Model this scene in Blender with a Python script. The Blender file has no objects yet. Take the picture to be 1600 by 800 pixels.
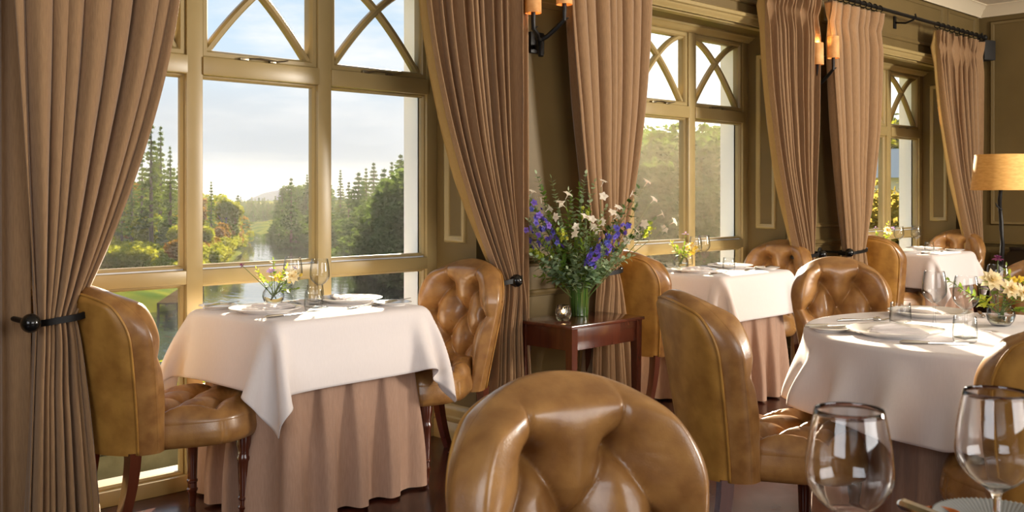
import bpy, bmesh, math, random
import numpy as np
from mathutils import Vector, Matrix

PI = math.pi
R = math.radians
S = bpy.context.scene
COL = S.collection
random.seed(11)

# ------------------------------------------------------------------ camera, sky, sun, lights, exposure
CAM_H = 1.235
VIEW = R(45.977)                       # heading of the camera, measured from the window wall
cam_d = bpy.data.cameras.new('camera')
cam = bpy.data.objects.new('camera', cam_d)
COL.objects.link(cam)
cam.location = (0, 0, CAM_H)
cam.rotation_euler = (R(90), 0, VIEW - R(90))
cam_d.sensor_width = 36.0
cam_d.lens = 36.0 * 1556 / 1600
cam_d.shift_y = -(400 - 303) / 1600
cam_d.clip_start, cam_d.clip_end = 0.05, 6000
cam_d.dof.use_dof = True
cam_d.dof.focus_distance = 4.2
cam_d.dof.aperture_fstop = 9.0
S.camera = cam

S.view_settings.view_transform = 'Standard'
S.view_settings.look = 'None'
S.view_settings.gamma = 1.0
S.view_settings.exposure = 0.14
S.view_settings.use_curve_mapping = False
S.cycles.use_denoising = True
S.cycles.max_bounces = 10
S.cycles.diffuse_bounces = 4
S.cycles.glossy_bounces = 4
S.cycles.transmission_bounces = 10
S.cycles.transparent_max_bounces = 16
S.cycles.caustics_reflective = False
S.cycles.caustics_refractive = False
S.cycles.sample_clamp_indirect = 6.0

SUN_AZ, SUN_EL = R(48), R(19)
SUN_DIR = Vector((math.cos(SUN_AZ) * math.cos(SUN_EL), math.sin(SUN_AZ) * math.cos(SUN_EL), math.sin(SUN_EL)))

def lamp(name, kind, loc, direction, energy, color, size=None, size_y=None, angle=None):
    l = bpy.data.lights.new(name, kind)
    l.energy = energy
    l.color = color
    if kind == 'AREA':
        l.shape = 'RECTANGLE'
        l.size, l.size_y = size, size_y or size
    if angle is not None:
        l.angle = angle
    o = bpy.data.objects.new(name, l)
    COL.objects.link(o)
    o.location = loc
    o.rotation_euler = Vector(direction).to_track_quat('-Z', 'Y').to_euler()
    return o

lamp('sun', 'SUN', (0, 0, 20), -SUN_DIR, 29.0, (1.0, 0.87, 0.66), angle=R(0.6))
# added area lights within solid walls: key from the right, fills behind and left
lamp('east_key_light', 'AREA', (7.6, -1.9, 1.9), (-4.0, 5.0, -0.55), 400, (1.0, 0.92, 0.81), 1.0, 1.3)
lamp('south_fill_light', 'AREA', (2.2, -3.2, 1.9), (0.25, 1.0, -0.15), 150, (1.0, 0.97, 0.95), 4.0, 1.8)
lamp('west_fill_light', 'AREA', (-1.7, 0.8, 1.7), (1.0, 0.42, -0.12), 50, (0.92, 0.95, 1.0), 2.0, 1.6)

def make_world():
    w = bpy.data.worlds.new('sky')
    S.world = w
    w.use_nodes = True
    nt = w.node_tree
    nt.nodes.clear()
    N = nt.nodes.new
    L = nt.links.new
    out = N('ShaderNodeOutputWorld')
    bg = N('ShaderNodeBackground')
    tc = N('ShaderNodeTexCoord')
    sep = N('ShaderNodeSeparateXYZ')
    L(tc.outputs['Generated'], sep.inputs[0])
    ramp = N('ShaderNodeValToRGB')
    e = ramp.color_ramp.elements
    e[0].position, e[0].color = 0.0, (0.84, 0.82, 0.76, 1)
    e[1].position, e[1].color = 1.0, (0.25, 0.45, 0.80, 1)
    for p, c in ((0.07, (0.80, 0.82, 0.82, 1)), (0.13, (0.66, 0.80, 0.92, 1)), (0.28, (0.46, 0.68, 0.90, 1))):
        n = ramp.color_ramp.elements.new(p)
        n.color = c
    L(sep.outputs['Z'], ramp.inputs[0])
    # clouds
    mp = N('ShaderNodeMapping')
    mp.inputs['Scale'].default_value = (2.2, 2.2, 9.0)
    mp.inputs['Location'].default_value = (0.35, 0.2, 0.1)
    L(tc.outputs['Generated'], mp.inputs[0])
    nz = N('ShaderNodeTexNoise')
    nz.inputs['Scale'].default_value = 2.1
    nz.inputs['Detail'].default_value = 7
    nz.inputs['Roughness'].default_value = 0.55
    L(mp.outputs[0], nz.inputs['Vector'])
    cr = N('ShaderNodeMapRange')
    cr.inputs[1].default_value, cr.inputs[2].default_value = 0.46, 0.68
    L(nz.outputs[0], cr.inputs[0])
    m1 = N('ShaderNodeMix')
    m1.data_type = 'RGBA'
    m1.inputs[7].default_value = (0.97, 0.97, 0.95, 1)
    L(cr.outputs[0], m1.inputs[0])
    L(ramp.outputs[0], m1.inputs[6])
    # a bank of grey cloud a few degrees above the hills
    band = N('ShaderNodeValToRGB')
    b = band.color_ramp.elements
    b[0].position, b[0].color = 0.022, (0, 0, 0, 1)
    b[1].position, b[1].color = 0.11, (0, 0, 0, 1)
    for p, v in ((0.04, 1.0), (0.06, 0.9), (0.08, 0.45)):
        n = band.color_ramp.elements.new(p)
        n.color = (v, v, v, 1)
    mp2 = N('ShaderNodeMapping')
    mp2.inputs['Scale'].default_value = (3.0, 3.0, 26.0)
    L(tc.outputs['Generated'], mp2.inputs[0])
    nz2 = N('ShaderNodeTexNoise')
    nz2.inputs['Scale'].default_value = 1.6
    nz2.inputs['Detail'].default_value = 5
    L(mp2.outputs[0], nz2.inputs['Vector'])
    wob = N('ShaderNodeMath')
    wob.operation = 'MULTIPLY_ADD'
    wob.inputs[1].default_value = 0.05
    wob.inputs[2].default_value = -0.025
    L(nz2.outputs[0], wob.inputs[0])
    addz = N('ShaderNodeMath')
    L(sep.outputs['Z'], addz.inputs[0])
    L(wob.outputs[0], addz.inputs[1])
    L(addz.outputs[0], band.inputs[0])
    # less of the bank towards the sun
    dot = N('ShaderNodeVectorMath')
    dot.operation = 'DOT_PRODUCT'
    dot.inputs[1].default_value = SUN_DIR
    L(tc.outputs['Generated'], dot.inputs[0])
    far = N('ShaderNodeMapRange')
    far.inputs[1].default_value, far.inputs[2].default_value = 0.985, 0.945
    L(dot.outputs['Value'], far.inputs[0])
    mul = N('ShaderNodeMath')
    mul.operation = 'MULTIPLY'
    L(band.outputs[0], mul.inputs[0])
    L(far.outputs[0], mul.inputs[1])
    mul2 = N('ShaderNodeMath')
    mul2.operation = 'MULTIPLY'
    mul2.inputs[1].default_value = 0.55
    L(mul.outputs[0], mul2.inputs[0])
    m2 = N('ShaderNodeMix')
    m2.data_type = 'RGBA'
    m2.inputs[7].default_value = (0.52, 0.58, 0.64, 1)
    L(mul2.outputs[0], m2.inputs[0])
    L(m1.outputs[2], m2.inputs[6])
    # brightness around the sun, and thin bright cloud to its right
    dot2 = N('ShaderNodeVectorMath')
    dot2.operation = 'DOT_PRODUCT'
    dot2.inputs[1].default_value = Vector((math.cos(R(31)) * 0.98, math.sin(R(31)) * 0.98, 0.2)).normalized()
    L(tc.outputs['Generated'], dot2.inputs[0])
    glow = N('ShaderNodeMapRange')
    glow.inputs[1].default_value, glow.inputs[2].default_value = 0.93, 1.0
    L(dot2.outputs['Value'], glow.inputs[0])
    pw = N('ShaderNodeMath')
    pw.operation = 'POWER'
    pw.inputs[1].default_value = 1.3
    L(glow.outputs[0], pw.inputs[0])
    m3 = N('ShaderNodeMix')
    m3.data_type = 'RGBA'
    m3.blend_type = 'ADD'
    m3.inputs[7].default_value = (0.9, 0.85, 0.70, 1)
    L(pw.outputs[0], m3.inputs[0])
    L(m2.outputs[2], m3.inputs[6])
    L(m3.outputs[2], bg.inputs[0])
    bg.inputs[1].default_value = 1.0
    L(bg.outputs[0], out.inputs[0])

make_world()

# ------------------------------------------------------------------ helpers
def lin(r, g, b):
    f = lambda c: (c / 255) / 12.92 if c / 255 <= 0.04045 else ((c / 255 + 0.055) / 1.055) ** 2.4
    return (f(r), f(g), f(b), 1.0)

def mat(name, color, rough=0.5, metal=0.0, spec=0.5, var=None, scale=8.0, detail=4.0, bump=0.0, bump_scale=None,
        coat=0.0, coat_rough=0.1, sheen=0.0, stretch=(1, 1, 1), trans=0.0, ior=1.45, emit=None, emit_s=0.0,
        thresh=(0.35, 0.65), coord='Object', rough_var=0.0):
    m = bpy.data.materials.new(name)
    m.use_nodes = True
    nt = m.node_tree
    p = nt.nodes['Principled BSDF']
    p.inputs['Base Color'].default_value = color
    p.inputs['Roughness'].default_value = rough
    p.inputs['Metallic'].default_value = metal
    p.inputs['Specular IOR Level'].default_value = spec
    p.inputs['IOR'].default_value = ior
    p.inputs['Transmission Weight'].default_value = trans
    p.inputs['Coat Weight'].default_value = coat
    p.inputs['Coat Roughness'].default_value = coat_rough
    p.inputs['Sheen Weight'].default_value = sheen
    if emit:
        p.inputs['Emission Color'].default_value = emit
        p.inputs['Emission Strength'].default_value = emit_s
    if var or bump or rough_var:
        tc = nt.nodes.new('ShaderNodeTexCoord')
        mp = nt.nodes.new('ShaderNodeMapping')
        mp.inputs['Scale'].default_value = stretch
        nt.links.new(tc.outputs[coord], mp.inputs[0])
        nz = nt.nodes.new('ShaderNodeTexNoise')
        nz.inputs['Scale'].default_value = scale
        nz.inputs['Detail'].default_value = detail
        nt.links.new(mp.outputs[0], nz.inputs['Vector'])
        if var:
            mr = nt.nodes.new('ShaderNodeMapRange')
            mr.inputs[1].default_value, mr.inputs[2].default_value = thresh
            nt.links.new(nz.outputs[0], mr.inputs[0])
            mx = nt.nodes.new('ShaderNodeMix')
            mx.data_type = 'RGBA'
            mx.inputs[6].default_value = color
            mx.inputs[7].default_value = var
            nt.links.new(mr.outputs[0], mx.inputs[0])
            nt.links.new(mx.outputs[2], p.inputs['Base Color'])
        if rough_var:
            rr = nt.nodes.new('ShaderNodeMapRange')
            rr.inputs[1].default_value, rr.inputs[2].default_value = 0.3, 0.7
            rr.inputs[3].default_value, rr.inputs[4].default_value = rough - rough_var, rough + rough_var
            nt.links.new(nz.outputs[0], rr.inputs[0])
            nt.links.new(rr.outputs[0], p.inputs['Roughness'])
        if bump:
            nb = nt.nodes.new('ShaderNodeTexNoise')
            nb.inputs['Scale'].default_value = bump_scale or scale
            nb.inputs['Detail'].default_value = 3
            nt.links.new(mp.outputs[0], nb.inputs['Vector'])
            bp = nt.nodes.new('ShaderNodeBump')
            bp.inputs['Strength'].default_value = bump
            bp.inputs['Distance'].default_value = 0.002
            nt.links.new(nb.outputs[0], bp.inputs['Height'])
            nt.links.new(bp.outputs[0], p.inputs['Normal'])
    return m

def fabric(name, color, var, rough=0.9, weave=900.0, strength=0.25, sheen=0.2, translucent=None, tw=0.25, slub=(60, 60, 6)):
    m = mat(name, color, rough, spec=0.15, var=var, scale=4.0, stretch=slub, sheen=sheen, detail=5, thresh=(0.3, 0.7), bump=strength, bump_scale=weave / 60)
    if translucent:
        nt = m.node_tree
        p = nt.nodes['Principled BSDF']
        out = nt.nodes['Material Output']
        t = nt.nodes.new('ShaderNodeBsdfTranslucent')
        t.inputs[0].default_value = translucent
        mx = nt.nodes.new('ShaderNodeMixShader')
        mx.inputs[0].default_value = tw
        nt.links.new(p.outputs[0], mx.inputs[1])
        nt.links.new(t.outputs[0], mx.inputs[2])
        nt.links.new(mx.outputs[0], out.inputs[0])
    return m

def leaf_mat(name, c1, c2, tcol, tw=0.35, rough=0.55, scale=3.0, rand=True, spec=0.25):
    """Leaves: colour varies from clump to clump and from plant to plant, light comes through the blade."""
    m = bpy.data.materials.new(name)
    m.use_nodes = True
    nt = m.node_tree
    p = nt.nodes['Principled BSDF']
    p.inputs['Roughness'].default_value = rough
    p.inputs['Specular IOR Level'].default_value = spec
    out = nt.nodes['Material Output']
    tc = nt.nodes.new('ShaderNodeTexCoord')
    nz = nt.nodes.new('ShaderNodeTexNoise')
    nz.inputs['Scale'].default_value = scale
    nz.inputs['Detail'].default_value = 3
    nt.links.new(tc.outputs['Object'], nz.inputs['Vector'])
    mr = nt.nodes.new('ShaderNodeMapRange')
    mr.inputs[1].default_value, mr.inputs[2].default_value = 0.35, 0.65
    nt.links.new(nz.outputs[0], mr.inputs[0])
    mx = nt.nodes.new('ShaderNodeMix')
    mx.data_type = 'RGBA'
    mx.inputs[6].default_value = c1
    mx.inputs[7].default_value = c2
    nt.links.new(mr.outputs[0], mx.inputs[0])
    t = nt.nodes.new('ShaderNodeBsdfTranslucent')
    last = mx.outputs[2]
    if rand:
        oi = nt.nodes.new('ShaderNodeObjectInfo')
        hs = nt.nodes.new('ShaderNodeHueSaturation')
        hr = nt.nodes.new('ShaderNodeMapRange')
        hr.inputs[3].default_value, hr.inputs[4].default_value = 0.465, 0.525
        nt.links.new(oi.outputs['Random'], hr.inputs[0])
        nt.links.new(hr.outputs[0], hs.inputs['Hue'])
        nt.links.new(last, hs.inputs['Color'])
        last = hs.outputs[0]
    nt.links.new(last, p.inputs['Base Color'])
    t.inputs[0].default_value = tcol
    ms = nt.nodes.new('ShaderNodeMixShader')
    ms.inputs[0].default_value = tw
    nt.links.new(p.outputs[0], ms.inputs[1])
    nt.links.new(t.outputs[0], ms.inputs[2])
    nt.links.new(ms.outputs[0], out.inputs[0])
    return m

class MB:
    """Collects geometry; build() links it as one mesh object."""
    def __init__(self):
        self.v, self.f, self.m = [], [], []
    def add(self, verts, faces, mi=0, M=None):
        b = len(self.v)
        if M is not None:
            verts = [M @ Vector(p) for p in verts]
        self.v.extend([tuple(p) for p in verts])
        self.f.extend([tuple(b + i for i in q) for q in faces])
        self.m.extend([mi] * len(faces))
        return self
    def box(self, x0, x1, y0, y1, z0, z1, mi=0, M=None, bev=0.0):
        if bev:
            bm = bmesh.new()
            bmesh.ops.create_cube(bm, size=1)
            for v in bm.verts:
                v.co = ((x0 + x1) / 2 + v.co.x * (x1 - x0), (y0 + y1) / 2 + v.co.y * (y1 - y0), (z0 + z1) / 2 + v.co.z * (z1 - z0))
            bmesh.ops.bevel(bm, geom=bm.edges[:], offset=bev, segments=2, affect='EDGES', profile=0.6)
            bm.verts.index_update()
            vs = [v.co.copy() for v in bm.verts]
            fs = [[v.index for v in f.verts] for f in bm.faces]
            bm.free()
            return self.add(vs, fs, mi, M)
        vs = [(x0, y0, z0), (x1, y0, z0), (x1, y1, z0), (x0, y1, z0), (x0, y0, z1), (x1, y0, z1), (x1, y1, z1), (x0, y1, z1)]
        return self.add(vs, [(0, 3, 2, 1), (4, 5, 6, 7), (0, 1, 5, 4), (1, 2, 6, 5), (2, 3, 7, 6), (3, 0, 4, 7)], mi, M)
    def grid(self, P, mi=0, closed_u=False, closed_v=False, flip=False):
        P = np.asarray(P)
        nv, nu = P.shape[:2]
        fs = []
        for j in range(nv - (0 if closed_v else 1)):
            for i in range(nu - (0 if closed_u else 1)):
                a, b = j * nu + i, j * nu + (i + 1) % nu
                c, d = ((j + 1) % nv) * nu + (i + 1) % nu, ((j + 1) % nv) * nu + i
                fs.append((a, d, c, b) if flip else (a, b, c, d))
        return self.add([tuple(p) for p in P.reshape(-1, 3)], fs, mi)
    def tube(self, pts, rad, n=8, mi=0, cap=True, closed=False, square=False):
        pts = [Vector(p) for p in pts]
        k = len(pts)
        rad = rad if hasattr(rad, '__len__') else [rad] * k
        prev, rings = None, []
        for i in range(k):
            if closed:
                t = (pts[(i + 1) % k] - pts[i - 1])
            else:
                t = (pts[min(i + 1, k - 1)] - pts[max(i - 1, 0)])
            t = t.normalized() if t.length > 1e-9 else Vector((0, 0, 1))
            if prev is None:
                a = Vector((1, 0, 0)) if abs(t.x) < 0.8 else Vector((0, 1, 0))
                n1 = (a - t * a.dot(t)).normalized()
            else:
                n1 = (prev - t * prev.dot(t))
                n1 = n1.normalized() if n1.length > 1e-9 else prev
            prev = n1
            n2 = t.cross(n1)
            off = PI / 4 if square else 0
            rings.append([pts[i] + (n1 * math.cos(off + 2 * PI * j / n) + n2 * math.sin(off + 2 * PI * j / n)) * rad[i] for j in range(n)])
        vs = [p for r in rings for p in r]
        fs = []
        for i in range(k if closed else k - 1):
            for j in range(n):
                a, b = i * n + j, i * n + (j + 1) % n
                c, d = ((i + 1) % k) * n + (j + 1) % n, ((i + 1) % k) * n + j
                fs.append((a, b, c, d))
        if cap and not closed:
            fs.append(tuple(reversed(range(n))))
            fs.append(tuple((k - 1) * n + j for j in range(n)))
        return self.add(vs, fs, mi)
    def lathe(self, prof, n=24, mi=0, M=None, cap0=False, cap1=False, ripple=None):
        vs, fs = [], []
        for (r, z) in prof:
            for j in range(n):
                a = 2 * PI * j / n
                rr = r * (1 + (ripple(a, z) if ripple else 0))
                vs.append((rr * math.cos(a), rr * math.sin(a), z))
        for i in range(len(prof) - 1):
            for j in range(n):
                fs.append((i * n + j, i * n + (j + 1) % n, (i + 1) * n + (j + 1) % n, (i + 1) * n + j))
        if cap0:
            fs.append(tuple(reversed(range(n))))
        if cap1:
            fs.append(tuple((len(prof) - 1) * n + j for j in range(n)))
        return self.add(vs, fs, mi, M)
    def sphere(self, c, r, n=12, mi=0, sc=(1, 1, 1)):
        prof = [(max(1e-4, r * math.sin(PI * i / n)), -r * math.cos(PI * i / n)) for i in range(n + 1)]
        return self.lathe(prof, n * 2 if n < 10 else 20, mi, Matrix.Translation(c) @ Matrix.Diagonal((*sc, 1)))
    def frame(self, o, ud, vd, nd, u0, u1, v0, v1, prof, mi=0):
        """A mitred rectangular moulding on a plane; prof is a list of (inset, height)."""
        o, ud, vd, nd = Vector(o), Vector(ud), Vector(vd), Vector(nd)
        vs, fs = [], []
        for (i, h) in prof:
            for (u, v) in ((u0 + i, v0 + i), (u1 - i, v0 + i), (u1 - i, v1 - i), (u0 + i, v1 - i)):
                vs.append(o + ud * u + vd * v + nd * h)
        k = len(prof)
        for a in range(k - 1):
            for c in range(4):
                fs.append((a * 4 + c, a * 4 + (c + 1) % 4, (a + 1) * 4 + (c + 1) % 4, (a + 1) * 4 + c))
        return self.add(vs, fs, mi)
    def extrude_profile(self, prof, a, b, outward, up=(0, 0, 1), mi=0):
        """A straight moulding from a to b; prof is (out, up) pairs."""
        a, b, n, u = Vector(a), Vector(b), Vector(outward), Vector(up)
        vs = [a + n * p + u * q for p, q in prof] + [b + n * p + u * q for p, q in prof]
        k = len(prof)
        fs = [(i, (i + 1) % k, k + (i + 1) % k, k + i) for i in range(k)] + [tuple(range(k)), tuple(reversed(range(k, 2 * k)))]
        return self.add(vs, fs, mi)
    def mesh(self, name, mats, smooth=True, angle=40):
        me = bpy.data.meshes.new(name)
        me.from_pydata(self.v, [], self.f)
        mats = mats if isinstance(mats, (list, tuple)) else [mats]
        for m in mats:
            me.materials.append(m)
        if any(self.m):
            me.polygons.foreach_set('material_index', self.m)
        me.update()
        if smooth:
            me.polygons.foreach_set('use_smooth', [True] * len(me.polygons))
            me.set_sharp_from_angle(angle=R(angle))
        return me
    def build(self, name, mats, parent=None, smooth=True, angle=40, recalc=False):
        me = self.mesh(name, mats, smooth, angle)
        if recalc:
            bm = bmesh.new()
            bm.from_mesh(me)
            bmesh.ops.recalc_face_normals(bm, faces=bm.faces[:])
            bm.to_mesh(me)
            bm.free()
        return link(name, me, parent)

def link(name, me, parent=None):
    o = bpy.data.objects.new(name, me)
    COL.objects.link(o)
    if parent is not None:
        o.parent = parent
    return o

def tag(o, label=None, cat=None, group=None, kind=None):
    if label:
        o['label'] = label
    if cat:
        o['category'] = cat
    if group:
        o['group'] = group
    if kind:
        o['kind'] = kind
    return o

def thing(name, label, cat, loc=(0, 0, 0), rz=0.0, group=None):
    o = bpy.data.objects.new(name, None)
    o.empty_display_size = 0.1
    COL.objects.link(o)
    o.location = loc
    o.rotation_euler = (0, 0, rz)
    return tag(o, label, cat, group)

def dup(root, loc, rz=None, label=None, group=None, scale=None):
    r = root.copy()
    COL.objects.link(r)
    r.location = loc
    if rz is not None:
        r.rotation_euler = (0, 0, rz)
    if scale is not None:
        r.scale = scale if hasattr(scale, '__len__') else (scale,) * 3
    if label:
        r['label'] = label
    if group:
        r['group'] = group
    for ch in list(root.children):
        c = ch.copy()
        COL.objects.link(c)
        c.parent = r
        for g in list(ch.children):
            d = g.copy()
            COL.objects.link(d)
            d.parent = c
    return r

def struct(o, label, cat):
    return tag(o, label, cat, kind='structure')

def smoothstep(a, b, x):
    t = np.clip((x - a) / (b - a), 0, 1)
    return t * t * (3 - 2 * t)
# ------------------------------------------------------------------ materials
M = {}
M['paint'] = mat('olive_wall_paint', lin(108, 90, 55), 0.5, spec=0.3, var=lin(101, 84, 50), scale=2.5, bump=0.03, bump_scale=40)
M['frame_paint'] = mat('window_frame_paint', lin(164, 144, 98), 0.32, var=lin(156, 136, 90), scale=3.0)
M['white_paint'] = mat('white_exterior_paint', lin(240, 242, 244), 0.6)
M['ceiling'] = mat('cream_ceiling', lin(226, 214, 190), 0.8)
M['cornice'] = mat('cream_plaster', lin(214, 200, 172), 0.7)
M['brass'] = mat('pewter_stay', lin(150, 140, 120), 0.3, metal=0.9)
M['iron'] = mat('black_iron', lin(26, 24, 22), 0.45, metal=0.5, bump=0.3, bump_scale=60)
M['black_gloss'] = mat('black_lacquer', lin(14, 14, 14), 0.16)
M['strap'] = mat('black_leather_strap', lin(18, 16, 15), 0.45, spec=0.3)
M['curtain'] = fabric('taupe_wool', lin(154, 122, 88), lin(136, 106, 76), weave=1300, strength=0.3, sheen=0.35, translucent=lin(190, 140, 90), tw=0.06)
M['lining'] = fabric('ochre_lining', lin(176, 146, 92), lin(168, 138, 84), sheen=0.1, translucent=lin(205, 160, 90), tw=0.25)
M['skirt'] = fabric('dusty_mauve_undercloth', lin(172, 140, 120), lin(160, 128, 108), weave=1200, strength=0.2, sheen=0.2)
M['linen'] = fabric('white_linen', lin(234, 226, 224), lin(230, 222, 220), weave=1600, strength=0.08, sheen=0.1, rough=0.8, translucent=lin(238, 230, 224), tw=0.12)
M['leather'] = mat('tan_leather', lin(158, 116, 66), 0.33, spec=0.5, var=lin(126, 86, 45), scale=15, detail=8, bump=0.18, bump_scale=260,
                   coat=0.3, coat_rough=0.16, rough_var=0.06)
M['leather_back'] = mat('ochre_leather', lin(172, 127, 60), 0.42, var=lin(143, 100, 43), scale=13, detail=8, bump=0.2, bump_scale=260, rough_var=0.05)
M['mahogany'] = mat('mahogany', lin(84, 40, 24), 0.22, var=lin(68, 30, 18), scale=3, stretch=(9, 9, 1.2), coat=0.4, coat_rough=0.08)
M['mahogany_top'] = mat('mahogany_top', lin(88, 44, 30), 0.2, var=lin(68, 32, 20), scale=3, stretch=(1.2, 10, 10), coat=0.5, coat_rough=0.08)
M['dark_wood'] = mat('ebonised_wood', lin(30, 20, 16), 0.3, var=lin(20, 13, 11), scale=3, stretch=(10, 10, 1))
M['pale_wood'] = mat('pale_oak', lin(196, 168, 124), 0.5, var=lin(180, 150, 106), scale=4, stretch=(1, 10, 10))
M['porcelain'] = mat('cream_porcelain', lin(236, 232, 226), 0.16, coat=0.3, coat_rough=0.04)
M['silver'] = mat('polished_silver', lin(205, 203, 198), 0.14, metal=1.0)
M['glass'] = mat('clear_glass', (1, 1, 1, 1), 0.0, trans=1.0, ior=1.47, spec=0.5)
M['water_in_vase'] = mat('vase_water', (0.96, 1, 0.97, 1), 0.0, trans=1.0, ior=1.33)
M['green_glaze'] = mat('green_glaze', lin(66, 100, 40), 0.12, var=lin(26, 52, 16), scale=9, stretch=(12, 12, 0.4), coat=0.5, coat_rough=0.04)
M['shade'] = mat('golden_parchment', lin(222, 172, 96), 0.7, var=lin(208, 156, 80), scale=22, stretch=(1, 1, 3))
M['sconce_shade'] = mat('lit_parchment', lin(226, 176, 116), 0.75, var=lin(196, 136, 76), scale=14, detail=6, emit=lin(255, 150, 50), emit_s=0.06)
M['bulb'] = mat('warm_bulb', (1, 0.75, 0.4, 1), 0.4, emit=(1.0, 0.62, 0.25, 1), emit_s=8)
M['grey_ribbed'] = mat('grey_stoneware', lin(132, 134, 132), 0.28)
M['orange_wax'] = mat('orange_glaze', lin(206, 112, 40), 0.4)
M['speaker'] = mat('speaker_black', lin(34, 32, 30), 0.6)
M['stone'] = mat('garden_stone', lin(112, 106, 80), 0.9, var=lin(76, 72, 48), scale=5, detail=8, bump=1.0, bump_scale=18)
M['grass'] = mat('meadow_grass', lin(58, 76, 22), 1.0, spec=0.0, var=lin(104, 104, 34), scale=0.35, detail=8)
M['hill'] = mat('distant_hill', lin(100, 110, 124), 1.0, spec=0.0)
M['bark'] = mat('bark', lin(84, 70, 52), 0.9, var=lin(54, 44, 32), scale=2, stretch=(6, 6, 1))
M['pier'] = mat('weathered_boards', lin(74, 60, 42), 0.9, spec=0.0, var=lin(54, 42, 30), scale=3)
M['cream_render'] = mat('cream_render', lin(250, 236, 208), 0.9, spec=0.0)
M['roof'] = mat('pale_roof', lin(206, 200, 188), 1.0, spec=0.0)

def thin_pane(name='window_pane_glass', ior=1.35, edge=None):
    m = bpy.data.materials.new(name)
    m.use_nodes = True
    nt = m.node_tree
    nt.nodes.clear()
    out = nt.nodes.new('ShaderNodeOutputMaterial')
    tr = nt.nodes.new('ShaderNodeBsdfTransparent')
    gl = nt.nodes.new('ShaderNodeBsdfGlossy')
    gl.inputs['Roughness'].default_value = 0.01
    fr = nt.nodes.new('ShaderNodeFresnel')
    fr.inputs[0].default_value = ior
    ge = nt.nodes.new('ShaderNodeNewGeometry')
    fc = nt.nodes.new('ShaderNodeMath')
    fc.operation = 'SUBTRACT'
    fc.inputs[0].default_value = 1.0
    nt.links.new(ge.outputs['Backfacing'], fc.inputs[1])
    ml = nt.nodes.new('ShaderNodeMath')
    ml.operation = 'MULTIPLY'
    nt.links.new(fr.outputs[0], ml.inputs[0])
    nt.links.new(fc.outputs[0], ml.inputs[1])
    mx = nt.nodes.new('ShaderNodeMixShader')
    nt.links.new(ml.outputs[0], mx.inputs[0])
    nt.links.new(tr.outputs[0], mx.inputs[1])
    nt.links.new(gl.outputs[0], mx.inputs[2])
    if edge:                          # the wall of a glass looks denser where it is seen edge on
        lw = nt.nodes.new('ShaderNodeLayerWeight')
        lw.inputs[0].default_value = 0.5
        cr = nt.nodes.new('ShaderNodeMix')
        cr.data_type = 'RGBA'
        cr.inputs[6].default_value = (0.985, 0.99, 0.99, 1)
        cr.inputs[7].default_value = edge
        p3 = nt.nodes.new('ShaderNodeMath')
        p3.operation = 'POWER'
        p3.inputs[1].default_value = 2.6
        nt.links.new(lw.outputs['Facing'], p3.inputs[0])
        nt.links.new(p3.outputs[0], cr.inputs[0])
        nt.links.new(cr.outputs[2], tr.inputs[0])
    nt.links.new(mx.outputs[0], out.inputs[0])
    return m
M['pane'] = thin_pane()
M['thin_glass'] = thin_pane('table_glass', 1.55, (0.22, 0.24, 0.25, 1))

def water_mat():
    m = mat('lake_water', lin(30, 40, 38), 0.04, spec=0.6, ior=1.33)
    nt = m.node_tree
    p = nt.nodes['Principled BSDF']
    tc = nt.nodes.new('ShaderNodeTexCoord')
    mp = nt.nodes.new('ShaderNodeMapping')
    mp.inputs['Rotation'].default_value = (0, 0, R(45))
    mp.inputs['Scale'].default_value = (0.9, 0.25, 1)
    nz = nt.nodes.new('ShaderNodeTexNoise')
    nz.inputs['Scale'].default_value = 1.2
    nz.inputs['Detail'].default_value = 3
    big = nt.nodes.new('ShaderNodeTexNoise')
    big.inputs['Scale'].default_value = 0.05
    bm_ = nt.nodes.new('ShaderNodeMapRange')
    bm_.inputs[1].default_value, bm_.inputs[2].default_value = 0.45, 0.62
    bm_.inputs[3].default_value, bm_.inputs[4].default_value = 0.16, 0.7
    bp = nt.nodes.new('ShaderNodeBump')
    bp.inputs['Distance'].default_value = 0.12
    nt.links.new(tc.outputs['Object'], mp.inputs[0])
    nt.links.new(mp.outputs[0], nz.inputs['Vector'])
    nt.links.new(tc.outputs['Object'], big.inputs['Vector'])
    nt.links.new(big.outputs[0], bm_.inputs[0])
    nt.links.new(bm_.outputs[0], bp.inputs['Strength'])
    nt.links.new(nz.outputs[0], bp.inputs['Height'])
    nt.links.new(bp.outputs[0], p.inputs['Normal'])
    return m
M['water'] = water_mat()

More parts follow.
